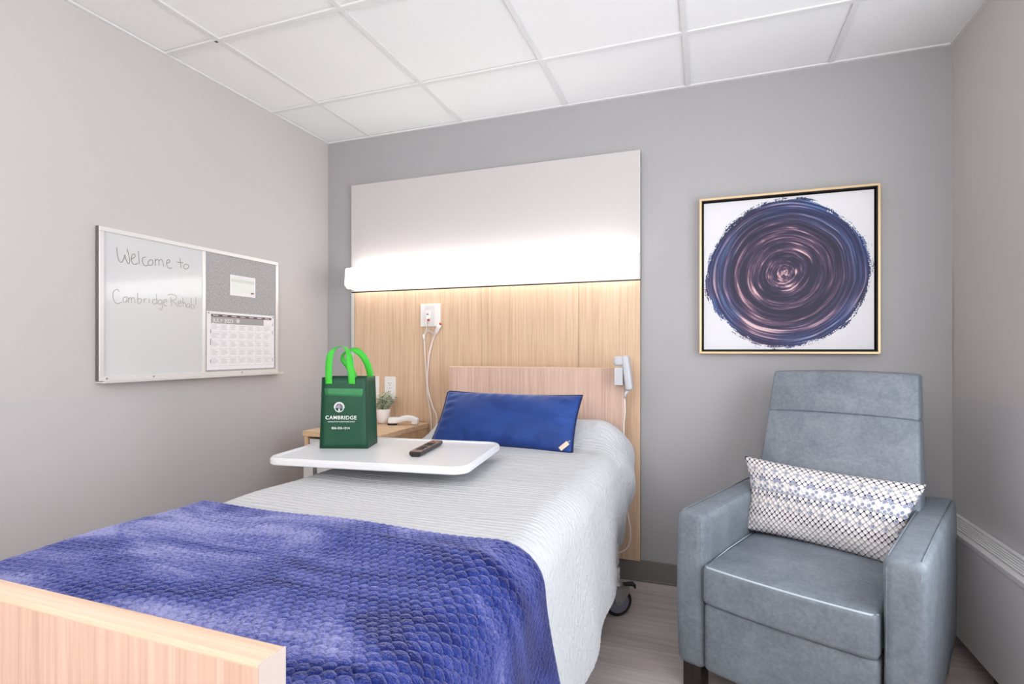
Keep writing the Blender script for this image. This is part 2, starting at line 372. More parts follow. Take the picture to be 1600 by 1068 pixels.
def grid_mesh(name, P, uv=None, closed=False):
    """P[i,j,3] vertex grid -> mesh"""
    ni, nj, _ = P.shape; me = bpy.data.meshes.new(name)
    idx = np.arange(ni*nj).reshape(ni, nj)
    q = np.stack([idx[:-1, :-1], idx[1:, :-1], idx[1:, 1:], idx[:-1, 1:]], -1).reshape(-1, 4)
    me.vertices.add(ni*nj); me.vertices.foreach_set('co', P.reshape(-1).astype(np.float32))
    me.loops.add(len(q)*4); me.loops.foreach_set('vertex_index', q.reshape(-1).astype(np.int32))
    me.polygons.add(len(q)); me.polygons.foreach_set('loop_start', np.arange(0, len(q)*4, 4, dtype=np.int32))
    me.update(calc_edges=True)
    if uv is not None:
        l = me.uv_layers.new(name='UVMap'); l.data.foreach_set('uv', uv.reshape(-1, 2)[q.reshape(-1)].reshape(-1).astype(np.float32))
    me.polygons.foreach_set('use_smooth', [True]*len(q)); return me
def text_bm(body, size, spacing=1.0, align='CENTER', depth=.0004, off=0):
    cu = bpy.data.curves.new('t', 'FONT'); cu.body = body; cu.size = size; cu.space_character = spacing; cu.align_x = align; cu.extrude = depth; cu.offset = off
    o = bpy.data.objects.new('t', cu); COL.objects.link(o); dg = bpy.context.evaluated_depsgraph_get(); dg.update()
    me = bpy.data.meshes.new_from_object(o.evaluated_get(dg)); bpy.data.objects.remove(o); bpy.data.curves.remove(cu)
    bm = bmesh.new(); bm.from_mesh(me); bpy.data.meshes.remove(me); return bm
def xf(bm, m): bmesh.ops.transform(bm, matrix=m, verts=bm.verts); return bm
def join(*bms):
    out = bms[0]
    for b in bms[1:]:
        me = bpy.data.meshes.new('tmp'); b.to_mesh(me); b.free(); out.from_mesh(me); bpy.data.meshes.remove(me)
    return out
UPRIGHT = Matrix.Rotation(R(90), 4, 'X')                       # text plane XY -> XZ (faces -Y)

# ================================================================ SETTING
struct(obj('floor', B(((XL-.1, YF-.1, -.1), (XR+.3, YB+.1, 0))), 'floor'))
struct(obj('wall_back', B(((XL-.1, YB, 0), (XR+.25, YB+.1, ZC+.1))), 'wall_back'))
struct(obj('wall_left', B(((XL-.1, YF, 0), (XL, YB, ZC+.1))), 'wall_side'))
struct(obj('wall_front', B(((XL-.1, YF-.1, 0), (XR+.25, YF, ZC+.1))), 'wall_side'))
WY0, WY1, WZ0, WZ1 = -.10, 1.98, .58, 2.14
struct(obj('wall_right', B(((XR, YF, 0), (XR+.2, WY0, ZC+.1)), ((XR, WY1, 0), (XR+.2, YB, ZC+.1)), ((XR, WY0, 0), (XR+.2, WY1, WZ0)), ((XR, WY0, WZ1), (XR+.2, WY1, ZC+.1))), 'wall_side'))
# washable lower wall sheet on the side walls, its top edge shows as a seam; taller sheet on the back wall
struct(obj('trim_1', B(((XL, YF, .0), (XL+.002, YB, .985))), 'wall_panel', bevel=.0008))
struct(obj('trim_2', B(((XR-.002, WY1+.05, .0), (XR, YB, .968))), 'wall_panel', bevel=.0008))
struct(obj('trim_3', B(((XL+.002, YB-.0035, .0), (XR-.002, YB, 1.512))), 'wall_back', bevel=.0008))
struct(obj('baseboard_back', join(B(((XL+.01, YB-.012, 0), (XR, YB-.0035, .104))), B(((XL+.01, YB-.02, 0), (XR, YB-.012, .012)))), 'baseboard', bevel=.003))
struct(obj('baseboard_left', join(B(((XL+.002, YF, 0), (XL+.012, YB-.002, .104))), B(((XL+.012, YF, 0), (XL+.02, YB-.012, .012)))), 'baseboard', bevel=.003))
win = struct(thing('added_window_1', 'white framed window added in the right wall for fill light', 'window', (XR+.12, 0, 0))); del win['category']  # unseen window, added to let in fill light
obj('window_frame', B(((-.03, WY0, WZ0), (.03, WY0+.05, WZ1)), ((-.03, WY1-.05, WZ0), (.03, WY1, WZ1)), ((-.03, WY0, WZ0), (.03, WY1, WZ0+.05)), ((-.03, WY0, WZ1-.05), (.03, WY1, WZ1)), ((-.02, .915, WZ0), (.02, .965, WZ1))), 'white_plastic', win, bevel=.004)
obj('window_sill', B(((-.16, WY0-.03, WZ0-.03), (-.03, WY1+.03, WZ0))), 'white_plastic', win, bevel=.004)

# ceiling: panels lying in a grid of tees
ceil = struct(obj('ceiling', B(((XL-.1, YF-.1, ZC+.05), (XR+.25, YB+.1, ZC+.1))), 'tile'))
xs = [XL-.005] + [-1.912+.61*k for k in range(5)] + [XR+.005]
ys = [YB+.005] + [2.293-.61*k for k in range(9)] + [YF-.005]
TW = .011
tile_cache = {}
for i in range(len(xs)-1):
    for j in range(len(ys)-1):
        x0, x1, y1, y0 = xs[i], xs[i+1], ys[j], ys[j+1]
        if abs(x0+.694) < .02 and 6 <= j <= 7 or abs(x0+1.912) < .02 and 6 <= j <= 7: continue      # added troffers sit here
        key = (round(x1-x0, 3), round(y1-y0, 3))
        if key not in tile_cache:
            hx, hy = (x1-x0)/2-.004, (y1-y0)/2-.004
            bm = prism([(-hx, -hy), (hx, -hy), (hx, hy), (-hx, hy)], 0, .016); me = bpy.data.meshes.new('ceiling_tile'); bm.to_mesh(me); bm.free(); tile_cache[key] = me
        o = link('ceiling_tile', tile_cache[key], 'tile', ceil); o.location = ((x0+x1)/2, (y0+y1)/2, ZC+.006+rng.uniform(0, .0015))
for x in xs[1:-1]: obj('ceiling_tee', B(((x-TW, YF, ZC-.001), (x+TW, YB, ZC+.006))), 'tee', ceil)
for y in ys[1:-1]: obj('ceiling_tee', B(((XL, y-TW, ZC-.002), (XR, y+TW, ZC+.006))), 'tee', ceil)
for lo, hi in (((XL-.01, YB-.016, ZC-.0035), (XR+.01, YB+.01, ZC+.005)), ((XL-.01, YF, ZC-.0038), (XL+.016, YB, ZC+.005)), ((XR-.016, YF, ZC-.0038), (XR+.01, YB, ZC+.005))):
    obj('wall_angle', B((lo, hi)), 'tee', ceil)
obj('grid_hole', lathe([(.007, ZC-.0026), (.007, ZC-.002)], 12, (-1.925, 1.683, 0)), 'dark', ceil)
for k, x in enumerate((-.389, -1.607)):  # unseen troffers, added to hold the fill lamps
    tr = thing('added_ceiling_light', 'recessed ceiling troffer added for fill light behind the camera ' + ('nearer the window' if k == 0 else 'nearer the whiteboard wall'), 'added ceiling light', (x, -1.367, ZC), 0)
    obj('frame', B(((-.29, -.60, .0), (.29, -.585, .03)), ((-.29, .585, .0), (.29, .60, .03)), ((-.29, -.6, .0), (-.28, .6, .03)), ((.28, -.6, 0), (.29, .6, .03))), 'tee', tr)
    obj('diffuser', B(((-.28, -.585, .006), (.28, .585, .012))), 'troffer', tr)

# ================================================================ HEADWALL PANEL
PX0, PX1, PY, PZ0, PZ1, PZM = -2.036, -.308, 2.735, .105, 2.165, 1.512
hw = thing('headwall_panel', 'tall wall panel behind the bed, pale fabric above and light wood below', 'wall panel', (0, 0, 0))
obj('fabric_panel', B(((PX0, PY, PZM+.004), (PX1, YB-.003, PZ1))), 'fabric_panel', hw, bevel=.003)
obj('edge_strip', B(((PX0, PY+.002, PZ0), (PX0+.022, YB-.003, PZM-.003))), 'strip', hw, bevel=.001)['label'] = 'narrow grey edge strip'
px = [PX0+.024, -1.173, -.623, PX1]
for a, b in zip(px, px[1:]): obj('wood_panel', B(((a+.0008, PY, PZ0), (b-.0008, YB-.003, PZM-.003))), 'wood_wall', hw, bevel=.001)
obj('reveal', B(((PX0, PY+.008, PZ0), (PX1, YB-.004, PZ1-.01))), 'dark', hw)

# ================================================================ WALL LAMP
lp = thing('wall_lamp', 'long white glowing light bar across the wall panel above the bed', 'lamp', (0, 0, PZM))
prof = [(PY, .016), (2.668, .016), (2.646, .034), (2.652, .128), (2.66, .136), (PY, .136)]
obj('front_diffuser', prism([(a, b) for a, b in prof], -2.012, -.322, 'X'), 'lamp_front', lp)
obj('top_diffuser', B(((-1.99, 2.668, .1365), (-.33, 2.728, .139))), 'lamp_top', lp)
for x0 in (-2.016, -.322): obj('end_cap', prism([(a, b) for a, b in prof], x0, x0+.004, 'X'), 'lamp_end', lp)

# ================================================================ ARTWORK
art = thing('framed_painting', 'square framed abstract painting of a purple and mauve brushed swirl on white', 'painting', (.341, 2.763, 1.514))
s = .37
for k in range(4):
    bm = prism([(-s, -s), (s, -s), (s-.010, -s+.010), (-s+.010, -s+.010)], -.045, -.002, 'Y'); xf(bm, Matrix.Rotation(R(90*k), 4, 'Y'))
    obj('frame_bar', bm, 'frame_gold', art, bevel=.001)
obj('backing', B(((-s+.009, -.012, -s+.009), (s-.009, -.003, s-.009))), 'frame_black', art)
obj('canvas', B(((-s+.020, -.027, -s+.020), (s-.020, -.012, s-.020))), 'canvas', art, bevel=.001)
for k in range(4):
    bm = prism([(-s+.010, -s+.010), (s-.010, -s+.010), (s-.0135, -s+.0135), (-s+.0135, -s+.0135)], -.0435, -.003, 'Y'); xf(bm, Matrix.Rotation(R(90*k), 4, 'Y'))
    obj('inner_lining', bm, 'frame_black', art)

# ================================================================ WHITEBOARD on the left wall
wb = thing('whiteboard', 'aluminium framed combination whiteboard and grey tackboard on the left wall', 'whiteboard', (XL, 0, 0))
Y0, Y1, Z0, Z1, YD = 1.403, 2.325, 1.040, 1.643, 1.866
obj('board', B(((.003, Y0+.012, Z0+.012), (.014, YD, Z1-.012))), 'board', wb)
obj('tackboard', B(((.003, YD, Z0+.012), (.014, Y1-.012, Z1-.012))), 'tack', wb)
for lo, hi in (((.003, Y0, Z1-.018), (.02, Y1, Z1)), ((.003, Y0, Z0), (.02, Y1, Z0+.018)), ((.003, Y0, Z0+.018), (.02, Y0+.018, Z1-.018)), ((.003, Y1-.016, Z0+.018), (.02, Y1, Z1-.018)), ((.003, YD-.008, Z0+.018), (.018, YD+.008, Z1-.018))):
    obj('frame_bar', B((lo, hi)), 'alu', wb, bevel=.0015)
obj('side_return', B(((.002, Y0-.003, Z0), (.016, Y0, Z1))), 'alu_dark', wb)
obj('tray', B(((.003, Y0-.002, Z0-.008), (.05, Y1+.008, Z0-.002)), ((.046, Y0-.002, Z0-.002), (.05, Y1+.008, Z0+.002))), 'alu', wb, bevel=.001)
for y in (1.43, 1.62, 2.08): obj('screw', lathe([(.004, .0), (.004, .0012)], 10, (.02, y, Z0+.009), 'X'), 'steel', wb)
obj('mounting_clip', B(((.014, Y1-.05, Z1-.034), (.0165, Y1-.022, Z1-.028))), 'steel', wb)
W1 = [[(1.471,1.57),(1.474,1.544),(1.48,1.52),(1.491,1.515),(1.5,1.533),(1.503,1.547),(1.508,1.528),(1.517,1.512),(1.523,1.527),(1.518,1.552),(1.512,1.573)],[(1.529,1.533),(1.544,1.545),(1.542,1.556),(1.533,1.551),(1.529,1.531),(1.536,1.516),(1.549,1.515),(1.555,1.522)],[(1.558,1.572),(1.562,1.518)],[(1.589,1.552),(1.576,1.545),(1.575,1.529),(1.585,1.515),(1.6,1.519)],[(1.608,1.544),(1.599,1.529),(1.605,1.519),(1.618,1.525),(1.62,1.541),(1.608,1.544)],[(1.63,1.552),(1.632,1.521)],[(1.632,1.541),(1.639,1.55),(1.646,1.546),(1.647,1.523)],[(1.647,1.543),(1.656,1.553),(1.663,1.546),(1.669,1.523)],[(1.681,1.538),(1.697,1.549),(1.694,1.557),(1.685,1.553),(1.682,1.535),(1.69,1.521),(1.707,1.522)],[(1.744,1.572),(1.751,1.528)],[(1.73,1.552),(1.761,1.554)],[(1.772,1.55),(1.762,1.537),(1.77,1.528),(1.784,1.533),(1.788,1.546),(1.772,1.55)]]
W2 = [[(1.482,1.395),(1.474,1.403),(1.462,1.397),(1.457,1.381),(1.46,1.359),(1.474,1.346),(1.492,1.354)],[(1.511,1.378),(1.498,1.372),(1.497,1.358),(1.506,1.355),(1.512,1.367)],[(1.511,1.379),(1.513,1.354)],[(1.517,1.375),(1.518,1.353)],[(1.518,1.367),(1.525,1.376),(1.529,1.368),(1.53,1.354)],[(1.53,1.369),(1.537,1.377),(1.543,1.37),(1.545,1.354)],[(1.555,1.398),(1.556,1.356),(1.568,1.359),(1.571,1.371),(1.563,1.376),(1.556,1.369)],[(1.581,1.376),(1.583,1.357)],[(1.583,1.368),(1.588,1.377),(1.594,1.377)],[(1.603,1.38),(1.605,1.359)],[(1.602,1.391),(1.603,1.389)],[(1.634,1.378),(1.622,1.375),(1.618,1.363),(1.627,1.356),(1.636,1.363)],[(1.635,1.401),(1.638,1.358)],[(1.658,1.378),(1.646,1.374),(1.644,1.362),(1.653,1.358),(1.66,1.367)],[(1.66,1.378),(1.662,1.347),(1.656,1.334),(1.648,1.341)],[(1.667,1.367),(1.681,1.374),(1.678,1.382),(1.669,1.376),(1.667,1.364),(1.674,1.354),(1.683,1.355)],[(1.701,1.394),(1.705,1.353)],[(1.687,1.402),(1.708,1.407),(1.727,1.4),(1.723,1.386),(1.707,1.379),(1.723,1.369),(1.733,1.356)],[(1.736,1.368),(1.751,1.373),(1.748,1.381),(1.738,1.377),(1.736,1.364),(1.744,1.356),(1.753,1.359)],[(1.758,1.399),(1.76,1.357)],[(1.76,1.368),(1.767,1.376),(1.772,1.369),(1.773,1.356)],[(1.791,1.372),(1.779,1.368),(1.778,1.357),(1.787,1.354),(1.793,1.364)],[(1.792,1.372),(1.795,1.353)],[(1.8,1.4),(1.802,1.353),(1.814,1.354),(1.816,1.366),(1.804,1.369)],[(1.824,1.406),(1.824,1.37)],[(1.825,1.357),(1.826,1.355)]]
for strokes, m, r_ in ((W1, 'marker', .0016), (W2, 'marker_faint', .0016)):
    bm = bmesh.new()
    for st in strokes:
        pts = catmull([(.0145, y, z) for y, z in st], 5) if len(st) > 2 else [(.0145, y, z) for y, z in st]
        tube(bm, pts, r_, 5)
    for v_ in bm.verts: v_.co.x = .0142 + (v_.co.x-.0145)*.2
    obj('handwriting', bm, m, wb)['kind'] = 'stuff'

# calendar sheet and small card on the tackboard
cal = thing('calendar_page', 'printed monthly calendar sheet with grey header pinned on the tackboard', 'calendar', (XL+.015, 0, 0))
cy0, cy1, cz0, cz1 = 1.878, 2.296, 1.066, 1.346
bm = bmesh.new()
for a, b in ((0, 1),):
    box(bm, (.0016, cy0, cz0), (.0024, cy1, cz1))
obj('paper', bm, 'paper', cal)
px_ = .0026
hd = B(((.0022, cy0+.024, cz1-.024), (px_, cy1-.02, cz1-.012))); obj('weekday_strip', hd, 'ink_dark', cal)
obj('month_band', B(((.0022, cy0+.024, cz1-.056), (px_, cy0+.345, cz1-.024))), 'ink_mid', cal)
TL = Matrix.Rotation(R(90), 4, 'Z') @ UPRIGHT                # text that faces +X, reading along +Y
bm = text_bm('JULY 2023', .027, 1.0, 'LEFT', .0002); xf(bm, Matrix.Translation((px_+.0002, cy0+.034, cz1-.051)) @ TL); obj('month_lettering', bm, 'paper', cal)
bm = bmesh.new()
for a in range(5):
    an = 2*math.pi*a/5+.3; y, z = cy0+.18, cz1-.04
    tube(bm, [(px_, y, z), (px_, y+.011*math.cos(an), z+.011*math.sin(an))], [.001, .0036], 6)
for v_ in bm.verts: v_.co.x = px_+.0002+(v_.co.x-px_)*.05
obj('star_emblem', bm, 'paper', cal)
gw = (cy1-.02-cy0-.024)/7
bm = bmesh.new()
for k in range(7):
    y = cy0+.024+gw*(k+.5); box(bm, (px_, y-.016, cz1-.0195), (px_+.0002, y+.014, cz1-.0165))
obj('weekday_names', bm, 'paper', cal)['kind'] = 'stuff'
bm = bmesh.new(); gh = .041; zt = cz1-.056
for k in range(8): box(bm, (.0022, cy0+.024+gw*k-.0006, zt-gh*5), (px_, cy0+.024+gw*k+.0006, zt))
for k in range(6): box(bm, (.0022, cy0+.024, zt-gh*k-.0006), (px_, cy1-.02, zt-gh*k+.0006))
for i in range(7):
    for j in range(5):
        for l in range(5):
            y = cy0+.024+gw*i+.005; ln = gw*rng.uniform(.35, .8); z = zt-gh*j-.007-l*.0052
            box(bm, (.0022, y, z-.0011), (px_, y+ln, z+.0011))
obj('day_grid', bm, 'ink', cal)['kind'] = 'stuff'
for (y, z, h_) in ((cy0+.02, 1.24, .02), (cy0+.02, 1.185, .03), (cy0+.02, 1.10, .016), (cy1-.012, 1.29, .016), (cy1-.012, 1.245, .02), (cy1-.012, 1.10, .02)):
    obj('print_mark', B(((.0022, y, z), (px_, y+.003, z+h_))), 'ink_dark', cal)
for (y, z) in ((cy0+.01, cz1-.008), (cy1-.01, cz1-.008)):
    obj('pin', lathe([(.003, .0), (.004, .003), (.002, .006)], 10, (.0024, y, z), 'X'), 'steel', cal)
crd = thing('photo_card', 'small glossy white card pinned on the grey tackboard above the calendar', 'card', (XL+.0145, 2.09, 1.484), 0)
obj('card', B(((.001, -.079, -.051), (.002, .079, .051))), 'paper', crd)
obj('picture', B(((.002, -.072, -.034), (.0022, .072, .044))), plain('card_photo_pale', srgb(228, 232, 226), .35), crd)
obj('picture_sky', B(((.0022, -.072, .016), (.0024, .072, .032))), plain('card_photo_grey_green', srgb(206, 212, 204), .35), crd)
obj('picture_dark_spot', prism([(.05, -.036), (.066, -.034), (.072, -.028), (.056, -.026), (.048, -.030)], .0022, .0025, 'X'), plain('card_photo_brown', srgb(128, 92, 78), .35), crd)

# ================================================================ OUTLETS, CALL STATION, CORDS
def outlet(x, z, label):
    o = thing('wall_outlet', label, 'outlet', (x, PY, z), 0, None)
    obj('cover_plate', prism(rrect(.074, .132, .006), -.006, 0, 'Y'), 'white_plastic', o, bevel=.002)
    for dz in (.024, -.024):
        rc = obj('receptacle', prism(rrect(.032, .032, .01, 6, 0, dz), -.0075, -.005, 'Y'), 'white_plastic', o)
        obj('slot', B(((-.008, -.008, dz+.001), (-.006, -.0074, dz+.009)), ((.006, -.008, dz+.001), (.008, -.0074, dz+.008)), ((-.002, -.008, dz-.009), (.002, -.0074, dz-.005))), 'dark', rc)
    obj('screw', lathe([(.003, -.0072), (.003, -.006)], 8, (0, 0, 0), 'Y'), 'steel', o)
outlet(-1.757, .938, 'white wall outlet with open sockets just above the small potted plant')
outlet(-1.872, .938, 'white wall outlet mostly hidden behind the green tote bag')
cs = thing('nurse_call_station', 'square white call station plate on the wood panel with a cord plugged in', 'wall plate', (-1.487, PY, 1.361))
obj('plate', prism(rrect(.126, .130, .004), -.010, 0, 'Y'), 'white_plastic', cs, bevel=.003)
obj('raised_panel', prism(rrect(.062, .118, .003), -.014, -.010, 'Y'), 'offwhite', cs, bevel=.001)
for x, z in ((-.012, .040), (-.012, -.046)): obj('screw', lathe([(.0045, -.0155), (.0045, -.014)], 10, (x, 0, z), 'Y'), 'grey_plastic', cs)
obj('socket', B(((-.026, -.020, -.020), (.006, -.014, .022))), 'white_plastic', cs, bevel=.002)
obj('socket_hole', B(((-.018, -.0205, -.006), (-.006, -.0195, .008))), 'dark', cs)
obj('reset_button', lathe([(.006, -.021), (.006, -.014)], 12, (-.006, 0, -.028), 'Y'), 'red', cs)
bm = T(catmull([(-1.500, 2.706, 1.350), (-1.502, 2.700, 1.31), (-1.505, 2.716, 1.288), (-1.515, 2.722, 1.262), (-1.524, 2.724, 1.235)]), .0035)
c1 = thing('call_cord', 'left hanging white call cord plugged into the call station', 'cord', (0, 0, 0))
obj('lead', bm, 'cord', c1, smooth=True)
obj('plug', B(((-1.507, 2.698, 1.338), (-1.493, 2.716, 1.362))), 'white_plastic', c1, bevel=.002)
obj('connector', T([(-1.529, 2.724, 1.252), (-1.527, 2.724, 1.235), (-1.524, 2.724, 1.215)], [.006, .008, .005], 10), 'white_plastic', c1, smooth=True)
obj('cable', T(catmull([(-1.524, 2.724, 1.215), (-1.522, 2.725, 1.167), (-1.514, 2.726, 1.038), (-1.505, 2.726, .909), (-1.484, 2.726, .80), (-1.476, 2.724, .70), (-1.46, 2.72, .60)]), .0042), 'cord', c1, smooth=True)
c2 = thing('call_cord', 'right hanging white call cord with a loose red-tipped plug end', 'cord', (0, 0, 0))
obj('plug', T([(-1.419, 2.715, 1.306), (-1.432, 2.717, 1.286), (-1.446, 2.720, 1.262), (-1.456, 2.722, 1.248)], [.011, .012, .010, .005], 12), 'white_plastic', c2, smooth=True)
obj('plug_tip', T([(-1.414, 2.714, 1.313), (-1.420, 2.715, 1.305)], .0075, 12), 'red', c2, smooth=True)
obj('clip_lead', T(catmull([(-1.456, 2.722, 1.248), (-1.472, 2.718, 1.262), (-1.488, 2.712, 1.272), (-1.504, 2.711, 1.262)]), .003), 'grey_plastic', c2, smooth=True)
obj('cable', T(catmull([(-1.456, 2.722, 1.248), (-1.476, 2.725, 1.20), (-1.490, 2.713, 1.112), (-1.497, 2.713, .965), (-1.470, 2.713, .854), (-1.440, 2.716, .782), (-1.444, 2.716, .701), (-1.44, 2.714, .60)]), .0046), 'cord', c2, smooth=True)

# ================================================================ NIGHTSTAND
ns = thing('nightstand', 'light wood bedside cabinet with pale grey drawers between bed and left wall', 'nightstand', (-1.728, 2.24, 0))
NW, ND, NH = .232, .485, .745
obj('top', B(((-NW, -.01, NH-.028), (NW, ND, NH))), 'wood_stand', ns, bevel=.002)
for sx in (-1, 1): obj('side_panel', B(((sx*(NW-.004)-(.022 if sx > 0 else 0), 0, .05), (sx*(NW-.004)+(.022 if sx < 0 else 0), ND, NH-.028))), 'wood_stand_v', ns, bevel=.001)
obj('back_panel', B(((-NW+.027, ND-.012, .06), (NW-.027, ND, NH-.03))), 'wood_stand_v', ns)
obj('plinth', B(((-NW+.027, .03, .05), (NW-.027, .05, .11))), 'wood_stand_v', ns)
for k in range(3):
    z0 = .115+k*.198
    d = obj('drawer', B(((-NW+.034, .004, z0), (NW-.034, .022, z0+.192)), ((-NW+.045, .022, z0+.01), (NW-.045, ND-.03, z0+.15))), 'drawer', ns, bevel=.0015)
    obj('handle', T(catmull([(-.06, .004, z0+.10), (-.058, -.018, z0+.10), (0, -.022, z0+.10), (.058, -.018, z0+.10), (.06, .004, z0+.10)]), .005), 'steel', d, smooth=True)
for sx in (-1, 1):
    for y in (.04, ND-.04): obj('caster', lathe([(.012, -.012), (.025, -.010), (.025, .010), (.012, .012)], 16, (sx*(NW-.035), y, .025), 'X'), 'black', ns)
    for y in (.04, ND-.04): obj('caster_stem', B(((sx*(NW-.035)-.008, y-.014, .03), (sx*(NW-.035)+.008, y+.014, .052))), 'steel', ns)

# potted plant
pp = thing('potted_plant', 'small pale green bushy plant in a white pot on the nightstand', 'plant', (-1.726, 2.615, NH))
obj('pot', lathe([(.022, 0), (.031, .004), (.036, .03), (.039, .075), (.039, .082), (.035, .082), (.033, .07)], 28), 'pot', pp, smooth=True)
obj('soil', lathe([(.034, .066), (.034, .072)], 20), 'soil', pp)
bm = bmesh.new()
for k in range(46):
    a = rng.uniform(0, 6.28); tilt = rng.uniform(.05, 1.15); L = rng.uniform(.06, .104)
    tip = Vector((math.cos(a)*math.sin(tilt)*L*.95, math.sin(a)*math.sin(tilt)*L*.95, .075+math.cos(tilt)*L)); root = Vector((math.cos(a)*.012, math.sin(a)*.012, .07))
    tube(bm, [root, root.lerp(tip, .5)+Vector((0, 0, .006)), tip], [.0014, .0012, .0006], 4)
    for q in range(9):
        f = .35+.68*q/8; p = root.lerp(tip, min(f, 1)); an = q*2.4+k
        d = Vector((math.cos(an), math.sin(an), .55)).normalized(); sd = d.cross(Vector((0, 0, 1))).normalized(); l = .023*(1.1-.25*f); wd = .0080
        vs = [bm.verts.new(p), bm.verts.new(p+d*l*.55+sd*wd), bm.verts.new(p+d*l+Vector((0, 0, -.001))), bm.verts.new(p+d*l*.55-sd*wd), bm.verts.new(p+d*l*.5+Vector((0, 0, .0022)))]
        for q4 in ((0, 1, 4), (1, 2, 4), (2, 3, 4), (3, 0, 4)): bm.faces.new([vs[i] for i in q4])
fo = obj('foliage', bm, 'leaf', pp); fo['kind'] = 'stuff'

# white handset lying on the nightstand
hs = thing('handset', 'white curved handset with a black end lying on the nightstand', 'handset', (-1.585, 2.60, NH), R(22))
def hsbend(p):
    f = (p.x+.085)/.17; arch = .014*math.sin(math.pi*min(max((f-.30)/.66, 0), 1)); return Vector((p.x, p.y, p.z+arch + (.004 if f < .3 else 0)))
obj('body', softbox((0, 0, .022), (.17, .046, .034), .012, (16, 4, 3), hsbend), 'white_plastic', hs, smooth=True)
obj('earpiece', softbox((-.058, 0, .022), (.055, .048, .034), .011, (6, 6, 4)), 'white_plastic', hs, smooth=True)
obj('dark_end', softbox((-.060, -.002, .007), (.052, .044, .012), .005, (5, 5, 2)), 'dark', hs, smooth=True)
obj('mouthpiece', softbox((.064, 0, .014), (.04, .044, .024), .009, (5, 5, 3)), 'white_plastic', hs, smooth=True)
obj('keypad', B(((-.015, -.010, .046), (.02, .010, .0505))), 'grey_plastic', hs, bevel=.001)
for y in (-.007, .005): obj('contact_hole', B(((-.0862, y, .02), (-.0848, y+.004, .029))), 'dark', hs)

# ================================================================ BED
BX0, BX1, BW = -1.302, -.370, .932
bed = thing('hospital_bed', 'hospital bed with light wood head and foot boards on casters', 'bed', ((BX0+BX1)/2, 1.48, 0))
def bobj(name, bm, m, parent=bed, **k):
    o = obj(name, bm, m, None, **k); o.parent = parent; o.matrix_parent_inverse = Matrix.Translation(-bed.location) if parent is bed else Matrix.Identity(4)
    return o
def bl(lo, hi): return (tuple(lo), tuple(hi))
hb = bobj('headboard', B(((BX0, 2.60, .42), (BX1, 2.63, 1.070))), 'wood_bed')
bobj('headboard_top_edge', prism([(2.5995, 1.070), (2.6305, 1.070), (2.6305, 1.072), (2.628, 1.0745), (2.602, 1.0745), (2.5995, 1.072)], BX0, BX1, 'X'), 'wood_top')['label'] = 'pale rounded top edge'
fb = bobj('footboard', B(((BX0, .366, .34), (BX1, .398, .880))), 'wood_bed')
bobj('footboard_top_edge', prism([(.366, .880), (.398, .880), (.398, .8815), (.3965, .884), (.394, .885), (.370, .885), (.3675, .884), (.366, .8815)], BX0, BX1, 'X'), 'wood_top', smooth=False)
bobj('end_banding', B(((BX1, .3662, .34), (BX1+.0012, .3978, .884))), 'end_band')
bobj('mattress', softbox(((BX0+BX1)/2, 1.50, .625), (.87, 2.12, .15), .04, (6, 10, 3)), 'sheet', smooth=True)
bobj('mattress_deck', B(((BX0+.03, .42, .50), (BX1-.03, 2.58, .548))), 'grey_plastic', bevel=.004)
for x in (BX0+.02, BX1+.008): bobj('side_rail', B(((x-.018, .42, .19), (x+.018, 2.30, .232))), 'offwhite', bevel=.004)
for y in (.46, 2.42): bobj('cross_beam', B(((BX0+.04, y-.025, .20), (BX1-.03, y+.025, .236))), 'offwhite', bevel=.004)
for x in (BX0+.16, BX1-.16):
    for y in (.62, 2.32): bobj('lift_post', B(((x-.02, y-.02, .236), (x+.02, y+.02, .50))), 'offwhite', bevel=.003)
for x in (BX0+.10, BX1-.10):
    bobj('board_bracket', B(((x-.02, 2.545, .38), (x+.02, 2.60, .53))), 'offwhite', bevel=.003)
    bobj('board_bracket', B(((x-.02, .398, .38), (x+.02, .44, .53))), 'offwhite', bevel=.003)
def caster(x, y, swing):
    piv = Matrix.Translation((x, y, 0)) @ Matrix.Rotation(swing, 4, 'Z')
    c = bobj('caster', xf(join(prism([(-.03, .128), (.045, .120), (.052, .108), (.012, .052), (-.006, .048), (-.014, .056)], .020, .0235, 'X') if True else None,
             prism([(-.03, .128), (.045, .120), (.052, .108), (.012, .052), (-.006, .048), (-.014, .056)], -.0235, -.020, 'X'),
             B(((-.024, -.03, .122), (.024, .048, .130)))), piv), 'steel', bevel=.001)
    c.name = 'caster'
    tyre = obj('tyre', xf(lathe([(.048, -.014), (.058, -.015), (.0625, -.010), (.0625, .010), (.058, .015), (.048, .014)], 40, (0, 0, .0625), 'X'), piv), 'black', c, smooth=True)
    obj('wheel_hub', xf(lathe([(.012, -.0175), (.03, -.0155), (.046, -.0165), (.050, -.013), (.050, .013), (.046, .0165), (.03, .0155), (.012, .0175)], 32, (0, 0, .0625), 'X'), piv), 'hub', c, smooth=True)
    obj('axle', xf(lathe([(.005, -.027), (.006, -.025), (.006, .025), (.005, .027)], 12, (0, 0, .0625), 'X'), piv), 'steel', c)
    obj('brake_pedal', xf(join(B(((-.018, -.075, .128), (.018, -.03, .134))), B(((-.018, -.08, .116), (.018, -.074, .134)))), piv @ Matrix.Translation((0, 0, 0)) @ Matrix.Rotation(R(180), 4, 'Z')), 'black', c, bevel=.001)
    obj('swivel', xf(lathe([(.024, .130), (.026, .136), (.020, .144), (.012, .146), (.012, .21)], 20, (0, 0, 0)), piv), 'steel', c, smooth=True)
caster(BX1+.004, 2.365, R(-60)); caster(BX0+.03, 2.375, R(20)); caster(BX1-.03, .52, R(70)); caster(BX0+.03, .52, R(80))
